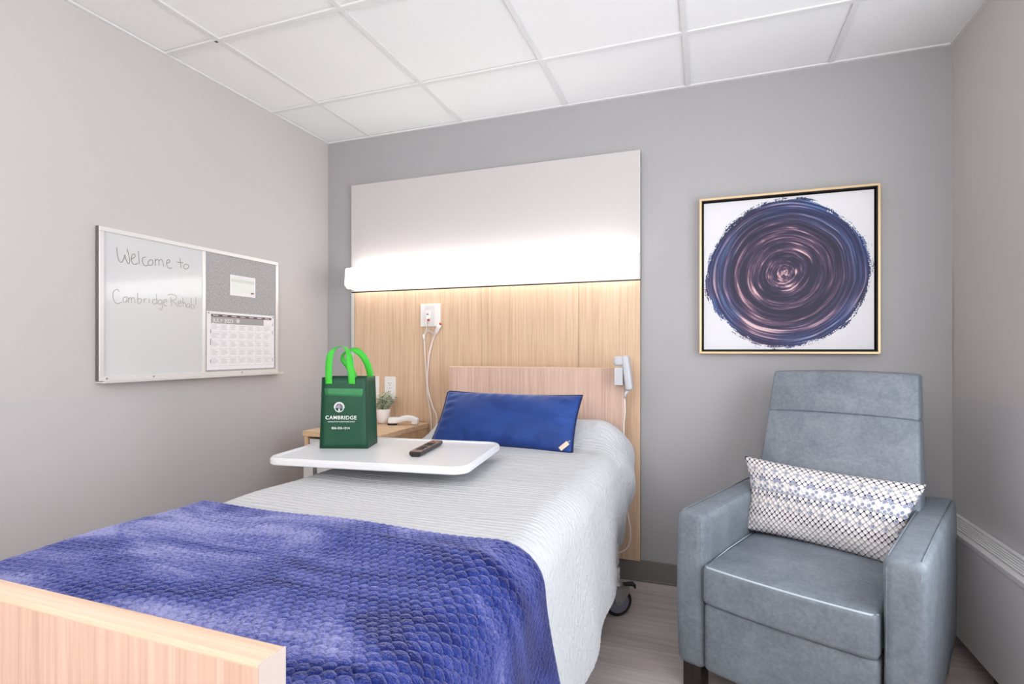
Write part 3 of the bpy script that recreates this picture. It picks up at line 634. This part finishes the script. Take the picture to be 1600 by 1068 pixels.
bobj('leg_bracket', prism([(2.33, .205), (2.43, .205), (2.40, .30), (2.37, .30)], BX1-.03, BX1+.004, 'X'), 'offwhite', bevel=.002)

# hand control hooked on the right end of the headboard
pc = thing('hand_control', 'grey bed hand control hooked over the right end of the headboard', 'remote control', (-.372, 2.565, 1.0415))
obj('hook', B(((-.034, -.0285-.0, -.045), (.003, -.0245, .036)), ((-.034, -.0245, .0335), (.003, .06, .0375)), ((.001, -.0285, -.045), (.004, .03, .036))), 'grey_plastic', pc, bevel=.001)
obj('body', xf(softbox((0, 0, 0), (.034, .062, .165), .012, (5, 6, 8)), Matrix.Translation((.022, .008, .012)) @ Matrix.Rotation(R(-7), 4, 'Y')), 'grey_plastic', pc, smooth=True)
obj('head', xf(softbox((0, 0, 0), (.058, .05, .045), .012, (5, 5, 4)), Matrix.Translation((-.012, .006, .068))), 'grey_plastic', pc, smooth=True)
obj('strain_relief', T([(.025, 0, -.068), (.012, 0, -.09), (.010, 0, -.11)], [.008, .007, .005], 10), 'grey_plastic', pc, smooth=True)
obj('cable', T(catmull([(.010, 0, -.105), (.012, 0, -.16), (.010, .0, -.20), (.006, .0, -.24), (.008, .0, -.40), (.02, .0, -.62), (.034, .02, -.74), (.022, .03, -.82), (-.03, .02, -.86)]), .0038), 'cord', pc, smooth=True)

# ---------------------------------------------------------------- bedding surfaces
def sstep(a, b, x): u = np.clip((x-a)/(b-a), 0, 1); return u*u*(3-2*u)
def section(n):
    """cross section of the covered mattress, left hem -> right hem, as (x, z) at even arc length"""
    pts = [(-1.312, .26), (-1.318, .64)]
    for a in np.linspace(180, 90, 10): pts.append((-1.248+.070*math.cos(R(a)), .660+.070*math.sin(R(a))))
    for a in np.linspace(90, 0, 12): pts.append((-.425+.085*math.cos(R(a)), .645+.085*math.sin(R(a))))
    pts += [(-.336, .50), (-.332, .250)]
    P = np.array(pts); d = np.r_[0, np.cumsum(np.hypot(*np.diff(P, axis=0).T))]; s_ = np.linspace(0, d[-1], n)
    return np.interp(s_, d, P[:, 0]), np.interp(s_, d, P[:, 1]), s_
def bed_surface(ns, ys):
    X, Z, S = section(ns); P = np.zeros((len(ys), ns, 3)); Yg, Xg = np.meshgrid(ys, X, indexing='ij'); Zg = np.broadcast_to(Z, Yg.shape).copy(); Sg = np.broadcast_to(S, Yg.shape)
    top = sstep(.62, .73, Zg)
    hump = sstep(2.2, 2.42, Yg)*(.105-.03*sstep(2.42, 2.56, Yg))
    edge_r = 1-sstep(-.46, -.345, Xg)*.4; edge_l = sstep(-1.31, -1.2, Xg)
    Zg = Zg + hump*sstep(.45, .73, Zg)*edge_r*edge_l
    sag = .006*np.sin(Yg*3.1+1)*np.sin((Xg+1.3)*3.2) + .003*np.sin(Yg*11+Xg*5)+.002*np.sin(Yg*17-Xg*9+1)
    Zg += sag*top
    side = (1-top)*(Xg > -.8)
    fl = sstep(.24, .55, Zg)
    Xg = Xg + side*(.014*(1-fl)+.005*np.sin(Yg*5.2+.6)*(1-fl) + .004*np.sin(Yg*13)*(1-fl) + sstep(2.15, 2.45, Yg)*.028*np.sin(np.clip((Zg-.24)/.56, 0, 1)*math.pi) - sstep(1.9, 2.5, Yg)*.072*(1-sstep(.25, .62, Zg)))
    P[..., 0] = Xg; P[..., 1] = Yg; P[..., 2] = Zg; return P, Sg, Yg
def normals(P):
    du = np.gradient(P, axis=0); dv = np.gradient(P, axis=1); n = np.cross(dv, du); n /= np.linalg.norm(n, axis=-1, keepdims=True)+1e-12
    return n if n[len(n)//2, n.shape[1]//2, 2] > 0 else -n
def puff(S, Y):
    return .0010*np.abs(np.sin(Y*math.pi/.030+.4*np.sin(S*9)))
ys = np.linspace(.432, 2.535, 720); P, Sg, Yg = bed_surface(560, ys)
# diagonal folds where the cover drops over the right corner by the head
corner = sstep(2.1, 2.4, Yg)*sstep(-.62, -.40, P[..., 0]); Nn = normals(P)
P = P + Nn*(corner*(.007*np.sin((Yg*22+P[..., 2]*30)))+puff(Sg, Yg)*(1-.9*sstep(1.28, 1.42, Sg))+.0013*sstep(1.34, 1.46, Sg)*np.sin(Yg*300+2.2*np.sin(Sg*83+1.7*np.sin(Yg*37)))*np.sin(Sg*240+2.2*np.sin(Yg*97+1.3*np.sin(Sg*41)))+.004*sstep(-.45, -.36, P[..., 0])*np.sin(Yg*9+np.sin(Yg*4)*2))[..., None]
cov = link('coverlet', grid_mesh('coverlet', P, np.stack([Sg, Yg], -1)), 'coverlet'); md = cov.modifiers.new('thickness', 'SOLIDIFY'); md.thickness = .006; md.offset = -1
tag(cov, 'white quilted coverlet spread over the bed and hanging down its side', 'bedspread')
# blue throw, scalloped plush, laid over the foot half
ys = np.arange(.412, 1.093, .0025); P, Sg, Yg = bed_surface(820, ys); keep = (Sg[0] > .12) & (Sg[0] < Sg.max()-.10); P = P[:, keep]; Sg = Sg[:, keep]; Yg = Yg[:, keep]
Nn = normals(P); cw, ch = .0195, .0150
row = np.floor(Yg/ch); fy = Yg/ch-row
h = np.zeros_like(Yg)
for dr in (-1, 0, 1):
    rr = row+dr; off = (rr % 2)*.5; fx = (Sg/cw+off) % 1-.5; vy = fy-dr-.5
    h = np.maximum(h, 1-((fx*cw)**2+(vy*ch*.92)**2)/.0114**2)
h = np.sqrt(np.clip(h, 0, 1))
fold = .010*np.exp(-((Yg-(.93+.05*np.sin(Sg*3)))/.03)**2)*sstep(.6, .9, Sg)*(1-sstep(1.25, 1.5, Sg)) + .012*np.exp(-((Yg-(1.0-.10*(Sg-.7)))/.025)**2)*sstep(.75, 1.0, Sg)*(1-sstep(1.35, 1.5, Sg))
fold += .006*np.sin(Yg*16+Sg*4)*sstep(.4, .8, Sg)*.5+.005*np.sin(Sg*13+Yg*7)*.5
fold += .010*np.sin(Yg*24+1)*sstep(1.42, 1.62, Sg)
edge = 1-sstep(1.055, 1.093, Yg)*.8
P = P + Nn*((.014+fold)*(.35+.65*edge)+h*.0100*edge*(1-.75*sstep(1.36, 1.5, Sg)))[..., None]
P[..., 1] += .012*np.sin(Sg*5)*sstep(.9, 1.09, Yg) + .02*sstep(1.5, 1.9, Sg)*sstep(.9, 1.09, Yg)
P[..., 0] += .03*sstep(1.45, 1.8, Sg)
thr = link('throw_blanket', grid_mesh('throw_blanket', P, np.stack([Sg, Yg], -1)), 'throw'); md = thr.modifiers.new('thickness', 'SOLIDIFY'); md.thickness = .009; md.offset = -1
tag(thr, 'royal blue plush throw with scalloped texture over the foot of the bed', 'blanket')

# ---------------------------------------------------------------- pillows
def pillow_grid(w_, h_, t_, nu=60, nv=34, ears=.06, wr=.004, seed=1, pw=2.6, squeeze=None):
    g = np.random.default_rng(seed); u = np.linspace(-1, 1, nu); v = np.linspace(-1, 1, nv); Ug, Vg = np.meshgrid(u, v, indexing='ij')
    x = Ug*w_/2*(1-ears*(1-Vg**2)*np.abs(Ug)**3*.55); z = Vg*h_/2*(1-ears*1.3*(1-Ug**2)*np.abs(Vg)**3)
    if squeeze: x = x*(squeeze+(1-squeeze)*sstep(.0, .15, z))
    prof = (1-np.abs(Ug)**pw)**.62*(1-np.abs(Vg)**2.2)**.62
    y = prof*t_/2
    wr_ = wr*(np.sin(Vg*19+g.uniform(0, 6))*np.exp(-((np.abs(Ug)-.88)/.10)**2)+.6*np.sin(Ug*31+g.uniform(0, 6))*np.exp(-((np.abs(Vg)-.8)/.14)**2)) + wr*.8*np.sin(Ug*5+Vg*4+g.uniform(0, 6))
    y = y+wr_*np.minimum(prof*1.5, 1)
    F = np.stack([x, -y, z], -1); Bk = np.stack([x, y, z], -1); uvf = np.stack([(Ug+1)/2, (Vg+1)/2], -1)
    return F, Bk, uvf
def pillow(name, parent, m, w_, h_, t_, **k):
    F, Bk, uv = pillow_grid(w_, h_, t_, **k)
    me1 = grid_mesh('front', F, uv); me2 = grid_mesh('back', Bk[::-1], uv[::-1]); bm = bmesh.new(); bm.from_mesh(me1); bm.from_mesh(me2)
    bmesh.ops.remove_doubles(bm, verts=bm.verts, dist=1e-5); bmesh.ops.recalc_face_normals(bm, faces=bm.faces)
    o = obj(name, bm, m, parent, smooth=True)
    rim = [tuple(p) for p in list(F[:, 0])+list(F[-1, 1:])+list(F[-2::-1, -1])+list(F[0, -2:0:-1])]
    return o, rim
cu = thing('blue_cushion', 'blue velvet oblong cushion with navy piping leaning at the head of the bed', 'cushion', (-.842, 2.232, .850))
cu.rotation_euler = (R(-36), 0, R(-2))
o, rim = pillow('cover', cu, 'velvet', .665, .278, .135, ears=.055, wr=.006, seed=3)
obj('piping', T(rim[::2], .0042, 6, closed=True), 'navy', cu, smooth=True)
obj('zip_tag', xf(B(((-.010, -.001, -.022), (.010, .001, .022))), Matrix.Translation((.298, -.022, -.117)) @ Matrix.Rotation(R(42), 4, 'Y')), 'tag', cu, bevel=.0005)
obj('zip_pull', T([(.310, -.020, -.099), (.318, -.016, -.089)], .003, 8), 'steel', cu)

# ================================================================ OVERBED TABLE
TZ = .80; ot = thing('overbed_table', 'white wheeled overbed table with raised rim standing across the bed', 'table', (-1.072, 1.679, 0), R(7))
tw, td = .71, .475
obj('tabletop', prism(rrect(tw, td, .055, 8), TZ-.024, TZ-.0025), 'table', ot, bevel=.005, seg=3)
o_ = rrect(tw-.006, td-.006, .053, 8); i_ = rrect(tw-.040, td-.040, .040, 8)
bm = bmesh.new(); a = [bm.verts.new((x, y, TZ-.0025)) for x, y in o_]; b = [bm.verts.new((x*.992, y*.992, TZ+.0012)) for x, y in o_]; c = [bm.verts.new((x*1.008, y*1.01, TZ+.0012)) for x, y in i_]; d = [bm.verts.new((x, y, TZ-.0025)) for x, y in i_]
for k in range(len(a)):
    k2 = (k+1) % len(a)
    for p, q in ((a, b), (b, c), (c, d)): bm.faces.new((p[k], p[k2], q[k2], q[k]))
bmesh.ops.recalc_face_normals(bm, faces=bm.faces); obj('raised_rim', bm, 'table', ot, smooth=False)
cxl, cyl = -.297, -.054
obj('column', B(((cxl-.028, cyl-.020, .09), (cxl+.028, cyl+.020, .62))), 'grey_plastic', ot, bevel=.004)
obj('inner_column', B(((cxl-.020, cyl-.014, .60), (cxl+.020, cyl+.014, TZ-.05))), 'alu', ot, bevel=.003)
obj('support_arm', B(((cxl-.028, cyl-.05, TZ-.05), (cxl+.05, cyl+.05, TZ-.024))), 'offwhite', ot, bevel=.003)
obj('base', B(((cxl-.03, cyl-.20, .06), (cxl+.03, cyl+.20, .095)), ((cxl, cyl-.20, .06), (.26, cyl-.155, .088)), ((cxl, cyl+.155, .06), (.26, cyl+.20, .088))), 'offwhite', ot, bevel=.005)
for x in (cxl, .23):
    for y in (cyl-.177, cyl+.177):
        obj('caster', lathe([(.01, -.012), (.03, -.010), (.03, .010), (.01, .012)], 16, (x, y, .030), 'X'), 'black', ot, smooth=False)

# remote control on the table
rc = thing('tv_remote', 'slim dark television remote lying on the overbed table', 'remote control', (-.948, 1.713, TZ-.0025), R(9))
obj('body', prism([(-.021, .008), (-.013, 0), (.013, 0), (.021, .008), (.021, .017), (-.021, .017)], -.118, .118, 'Y'), 'dark', rc, bevel=.0015)
obj('face_plate', prism(rrect(.041, .232, .006), .017, .0185), plain('remote_bronze_face', srgb(128, 112, 108), .25, metal=.5), rc)
btn = bmesh.new()
for i in range(3):
    for j in range(4): bt = box(btn, (-.013+i*.010, .005+j*.014, .0185), (-.006+i*.010, .012+j*.014, .0205))
obj('number_buttons', btn, 'dark', rc)
obj('navigation_ring', lathe([(.014, .0185), (.014, .0202), (.008, .0202), (.008, .0186)], 24, (0, -.03, 0)), 'dark', rc)
for y in (-.075, -.06): obj('button', B(((-.012, y, .0185), (.012, y+.006, .0203))), 'dark', rc)
obj('power_button', lathe([(.004, .0185), (.004, .0204)], 12, (-.010, .098, 0)), 'red', rc)

# ================================================================ TOTE BAG
bag = thing('tote_bag', 'dark green tote bag with bright green handles standing on the overbed table', 'bag', (-1.277, 1.705, TZ-.0025), R(18))
wB, dB, wT, dT, hB = .0885, .062, .0815, .056, .262
def bagpt(sx, sy, f, ins=0): return ((sx*(wB+(wT-wB)*f-ins)), sy*(dB+(dT-dB)*f-ins), hB*f)
def sheet(c, nu=8, nv=14, bulge=(0, 0, 0), th=.0012, fn=None):
    P = np.zeros((nu+1, nv+1, 3)); c = [np.array(q) for q in c]
    for i in range(nu+1):
        for j in range(nv+1):
            u, v_ = i/nu, j/nv; p = (c[0]*(1-u)+c[1]*u)*(1-v_)+(c[3]*(1-u)+c[2]*u)*v_
            p = p+np.array(bulge)*math.sin(math.pi*u)*math.sin(math.pi*min(v_*1.0, 1))
            if fn: p = p+fn(u, v_)
            P[i, j] = p
    return grid_mesh('sheet', P)
def bagside(name, c, m, bulge, fn=None):
    o = link(name, sheet(c, bulge=bulge, fn=fn), m, bag); md = o.modifiers.new('thickness', 'SOLIDIFY'); md.thickness = .0016; md.offset = 0; return o
bagside('front_panel', [bagpt(-1, -1, 0), bagpt(1, -1, 0), bagpt(1, -1, 1), bagpt(-1, -1, 1)], 'tote', (0, -.003, 0))
bagside('back_panel', [bagpt(-1, 1, 0), bagpt(1, 1, 0), bagpt(1, 1, 1), bagpt(-1, 1, 1)], 'tote', (0, .003, 0))
bagside('side_gusset', [bagpt(1, -1, 0), bagpt(1, 1, 0), bagpt(1, 1, 1), bagpt(1, -1, 1)], 'tote', (-.006, 0, 0))
bagside('side_gusset', [bagpt(-1, -1, 0), bagpt(-1, 1, 0), bagpt(-1, 1, 1), bagpt(-1, -1, 1)], 'tote', (.006, 0, 0))
obj('base_insert', B(((-wB+.002, -dB+.002, .0005), (wB-.002, dB-.002, .004))), 'tote', bag)
for sx in (-1, 1):
    for sy in (-1, 1): obj('corner_piping', T([bagpt(sx, sy, f) for f in np.linspace(.012, 1, 8)], .0022, 6), 'tote_edge', bag)
obj('top_binding', T([bagpt(*q, .995) for q in ((-1, -1), (1, -1), (1, 1), (-1, 1))], .0016, 6, closed=True), 'tote_edge', bag)
obj('bottom_binding', T([(q[0]*wB, q[1]*dB, .0025) for q in ((-1, -1), (1, -1), (1, 1), (-1, 1))], .0020, 6, closed=True), 'tote_edge', bag)
def front_y(z): f = z/hB; return -(dB+(dT-dB)*f) - .0042
b2 = link('light_through_band', sheet([(-.070, front_y(.195)+.001, .196), (.068, front_y(.195)+.001, .190), (.072, front_y(.221)+.001, .221), (-.073, front_y(.221)+.001, .223)], 8, 3), 'tote_light', bag); md = b2.modifiers.new('t', 'SOLIDIFY'); md.thickness = .001  # paler strip painted for light passing through the fabric
b2['label'] = 'lighter green strip painted as light showing through the bag below the hem'
def ribbon(name, pts, wdirs, half, m):
    P = catmull(pts, 8); D = catmull(wdirs, 8); G = np.zeros((len(P), 4, 3))
    for i, (p, d) in enumerate(zip(P, D)):
        d = d/np.linalg.norm(d)
        for j, q in enumerate((-1, -.33, .33, 1)): G[i, j] = p+d*half*q
    o = link(name, grid_mesh(name, G), m, bag); md = o.modifiers.new('t', 'SOLIDIFY'); md.thickness = .0014; return o
yf = front_y(.25)
ribbon('handle', [(-.055, yf-.001, .238), (-.056, yf-.001, .275), (-.055, yf+.002, .325), (-.049, yf+.012, .358), (-.030, yf+.028, .376), (-.004, yf+.03, .374), (.014, yf+.018, .345), (.022, yf+.006, .300), (.029, yf-.001, .262), (.030, yf-.001, .238)],
       [(1, 0, 0), (1, 0, 0), (1, 0, .05), (.85, .4, .3), (.3, .9, .1), (.25, .9, -.1), (.55, .8, 0), (.9, .35, .1), (1, 0, .1), (1, 0, 0)], .0125, 'handle')
yb = -front_y(.25)
ribbon('handle', [(.064, yb-.006, .238), (.064, yb-.006, .268), (.052, yb-.012, .315), (.028, yb-.02, .352), (-.004, yb-.03, .366), (-.030, yb-.03, .350), (-.036, yb-.03, .330), (-.020, yb-.02, .305), (-.004, yb-.01, .275), (.0, yb-.006, .238)],
       [(1, 0, 0), (1, 0, .1), (.85, .2, .5), (.5, .3, .8), (.2, .9, .4), (.1, 1, 0), (.3, .9, .2), (.8, .4, .3), (1, .1, .1), (1, 0, 0)], .0125, 'handle')
tiltf = Matrix.Rotation(math.atan((dT-dB)/hB), 4, 'X')
def on_front(bm, x, z): return xf(bm, Matrix.Translation((x, front_y(z)-.0012, z)) @ Matrix.Rotation(math.atan2(dB-dT, hB)*-1, 4, 'X') @ UPRIGHT)
obj('shop_lettering', on_front(text_bm('CAMBRIDGE', .0190, 1.14, off=.0003), -.009, .108), 'print', bag)
obj('small_lettering', on_front(text_bm('REHABILITATION & HEALTHCARE CENTER', .0052, 1.0), -.008, .0975), 'print', bag)
obj('phone_lettering', on_front(text_bm('856-235-1214', .0115, 1.04, off=.00015), -.010, .072), 'print', bag)
# round tree emblem: thick C ring, textured top arc, tree
def arc(a0, a1, r0, r1, n=26):
    p = [(r1*math.cos(R(a0+(a1-a0)*k/n)), r1*math.sin(R(a0+(a1-a0)*k/n))) for k in range(n+1)]
    q = [(r0*math.cos(R(a0+(a1-a0)*k/n)), r0*math.sin(R(a0+(a1-a0)*k/n))) for k in range(n+1)]
    bm = bmesh.new()
    for k in range(n): bm.faces.new([bm.verts.new((*v_, 0)) for v_ in (q[k], p[k], p[k+1], q[k+1])])
    return bm
em = join(arc(175, 345, .0165, .0195), arc(0, 180, .0150, .0170), arc(-4, 184, .0185, .0215))
for k in range(14):
    a = R(6+k*12.9); em = join(em, xf(B(((-.0007, -.0012, 0), (.0007, .0012, .0002))), Matrix.Translation((.0178*math.cos(a), .0178*math.sin(a), 0)) @ Matrix.Rotation(a, 4, 'Z')))
em = join(em, xf(B(((.008, -.0035, 0), (.0215, -.0012, .0002))), Matrix.Identity(4)))
em = join(em, prism([(-.002, -.004), (.002, -.004), (.0026, -.010), (.006, -.0155), (.002, -.0135), (0, -.0155), (-.002, -.0135), (-.006, -.0155), (-.0026, -.010)], 0, .0002))
E0 = obj('emblem', on_front(xf(em, Matrix.Scale(.92, 4)), -.016, .152), 'print', bag)
bm = bmesh.new(); g = random.Random(2)
for k in range(46):
    a = g.uniform(0, math.pi); rr = .0138*math.sqrt(g.random()); x, y = rr*math.cos(a), rr*math.sin(a)*.95-.002
    q = [bm.verts.new((x+.0015*math.cos(i*1.047), y+.0015*math.sin(i*1.047), .0003)) for i in range(6)]; bm.faces.new(q)
for s0 in (-1, -.4, .4, 1):
    q = [(-.0012, -.005), (.0012, -.005), (s0*.010+.0006, .006), (s0*.010-.0006, .006)]; bm.faces.new([bm.verts.new((*p, .0002)) for p in q])
obj('emblem_tree_crown', on_front(xf(bm, Matrix.Scale(.92, 4)), -.016, .152), 'print_lilac', bag)

# ================================================================ RECLINER
rl = thing('recliner', 'grey-blue vinyl recliner armchair with dark wooden legs in the right corner', 'armchair', (.2185, 1.7975, 0), R(-24))
HW, DP, AW, AZ = .345, .82, .098, .607
for sx in (-1, 1):
    def armdef(p, sx=sx):
        f = (p.z-.1)/.5; return Vector((p.x + sx*.004*math.sin(math.pi*f), p.y - .006*math.sin(math.pi*min(max(f, 0), 1)), p.z+.008*(p.y/DP)))
    a = obj('armrest', softbox((sx*(HW-AW/2), DP/2, (.085+AZ)/2), (AW, DP, AZ-.085), .026, (4, 10, 8), armdef), 'vinyl', rl, smooth=True)
    x0, x1 = sx*HW-sx*.012, sx*(HW-AW)+sx*.012
    obj('welt', T([(x1, .008, .10), (x1, .002, .35), (x1, .004, AZ-.03), (x1, .03, AZ-.002), (x1, .4, AZ+.003), (x1, .78, AZ+.006)], .0022, 6), 'vinyl', a, smooth=True)
    obj('welt', T([(x0, .008, .10), (x0, .002, .35), (x0, .004, AZ-.03), (x0, .03, AZ-.002), (x0, .4, AZ+.003), (x0, .78, AZ+.006)], .0022, 6), 'vinyl', a, smooth=True)
IW = HW-AW
def seatdef(p):
    fx = p.x/IW; crown = .016*(1-fx*fx)*max(0, (p.z-.34)/.1); return Vector((p.x, p.y-.014*(1-fx*fx)*(1 if p.y < .1 else 0), p.z+crown*math.sin(math.pi*min(max((p.y+.05)/.66, 0), 1))))
seat = obj('seat_cushion', softbox((0, .29, .385), (IW*2-.004, .62, .128), .018, (10, 10, 4), seatdef), 'vinyl', rl, smooth=True)
obj('welt', T([(-IW+.006, .004, .442)]+[(x, -.016-.014*(1-(x/IW)**2)+.002, .4445) for x in np.linspace(-IW+.02, IW-.02, 12)]+[(IW-.006, .004, .442)], .0036, 6), 'vinyl_seam', seat, smooth=True)
obj('welt', T([(-IW+.004, .0, .435), (-IW+.004, .2, .447), (-IW+.004, .5, .447)], .0024, 6), 'vinyl_seam', seat, smooth=True)
obj('footrest', softbox((0, .035, .208), (IW*2-.004, .085, .226), .018, (8, 3, 6), lambda p: Vector((p.x, p.y-.008*(1-(p.x/IW)**2), p.z))), 'vinyl', rl, smooth=True)
obj('chassis', B(((-IW, .10, .14), (IW, DP-.08, .33))), 'dark', rl)
def backdef(p):
    z = p.z; fx = p.x/.27; lean = .565+(z-.45)*.285
    wide = 1.03-.10*min(max((z-.5)/.55, 0), 1)
    front = 1 if p.y < 0 else 0
    belly = .022*(1-fx*fx)*math.sin(math.pi*min(max((z-.38)/.56, 0), 1)) if z < .91 else .014*(1-fx*fx)*math.sin(math.pi*min(max((z-.88)/.2, 0), 1))
    return Vector((p.x*wide, p.y*(1-.25*min(max((z-.5)/.55, 0), 1))+lean-front*belly, z+ (.008*(1-fx*fx) if z > .85 else 0)))
obj('backrest', softbox((0, .06, .645), (.535, .13, .53), .012, (10, 4, 12), lambda p: backdef(Vector((p.x, p.y-.06, p.z)))), 'vinyl', rl, smooth=True)
obj('headrest', softbox((0, .06, .9885), (.535, .13, .164), .012, (10, 4, 6), lambda p: backdef(Vector((p.x, p.y-.06, p.z)))), 'vinyl', rl, smooth=True)
for sx in (-1, 1):
    for y in (.045, DP-.06): obj('leg', prism([(sx*(HW-.05)-.032, y-.03), (sx*(HW-.05)+.032, y-.03), (sx*(HW-.05)+.032, y+.03), (sx*(HW-.05)-.032, y+.03)], 0, .09), 'leg_wood', rl, bevel=.002)
# patterned pillow on the seat, leaning on the backrest
tp = thing('patterned_pillow', 'white oblong pillow with navy and grey trellis print and sequins on the recliner', 'pillow', (0, 0, 0))
mt = Matrix.Translation((.2185, 1.7975, 0)) @ Matrix.Rotation(R(-24), 4, 'Z') @ Matrix.Translation((-.008, .455, .588)) @ Matrix.Rotation(R(1.5), 4, 'Y') @ Matrix.Rotation(R(-20), 4, 'X')
tp.matrix_world = mt
pillow('cover', tp, 'trellis', .590, .285, .120, ears=.06, wr=.004, seed=8, pw=3.4, squeeze=.885)

# ================================================================ CONVECTOR under the right wall
cvx = thing('wall_convector', 'low white wall convector with slotted top grille beside the recliner', 'radiator', (.875, 0, 0))
CD = XR-.003-.875
obj('casing', B(((0, 1.0, .10), (.012, 2.74, .470)), ((0, 2.728, .10), (CD, 2.74, .470)), ((.012, 1.0, .10), (CD, 2.728, .115)), ((0, 1.0, .10), (CD, 1.012, .47))), 'convector', cvx, bevel=.002)
obj('front_lip', B(((-.004, 1.0, .462), (.020, 2.744, .482))), 'convector', cvx, bevel=.003)
obj('back_lip', B(((CD-.018, 1.0, .462), (CD, 2.744, .486))), 'tee', cvx, bevel=.002)
obj('grille_well', B(((.020, 1.0, .40), (CD-.018, 2.728, .404))), 'slot', cvx)
for k in range(5):
    x = .027+k*.0118; obj('slat', B(((x, 1.0, .455), (x+.0062, 2.74, .482))), 'tee', cvx, bevel=.0008)
for k in range(11):
    y = 1.1+k*.155; obj('cross_rib', B(((.018, y, .45), (CD-.016, y+.004, .474))), 'convector', cvx)
for y in (1.05, 1.6, 2.2, 2.68): obj('foot', B(((.03, y, 0), (.07, y+.03, .102))), 'slot', cvx)
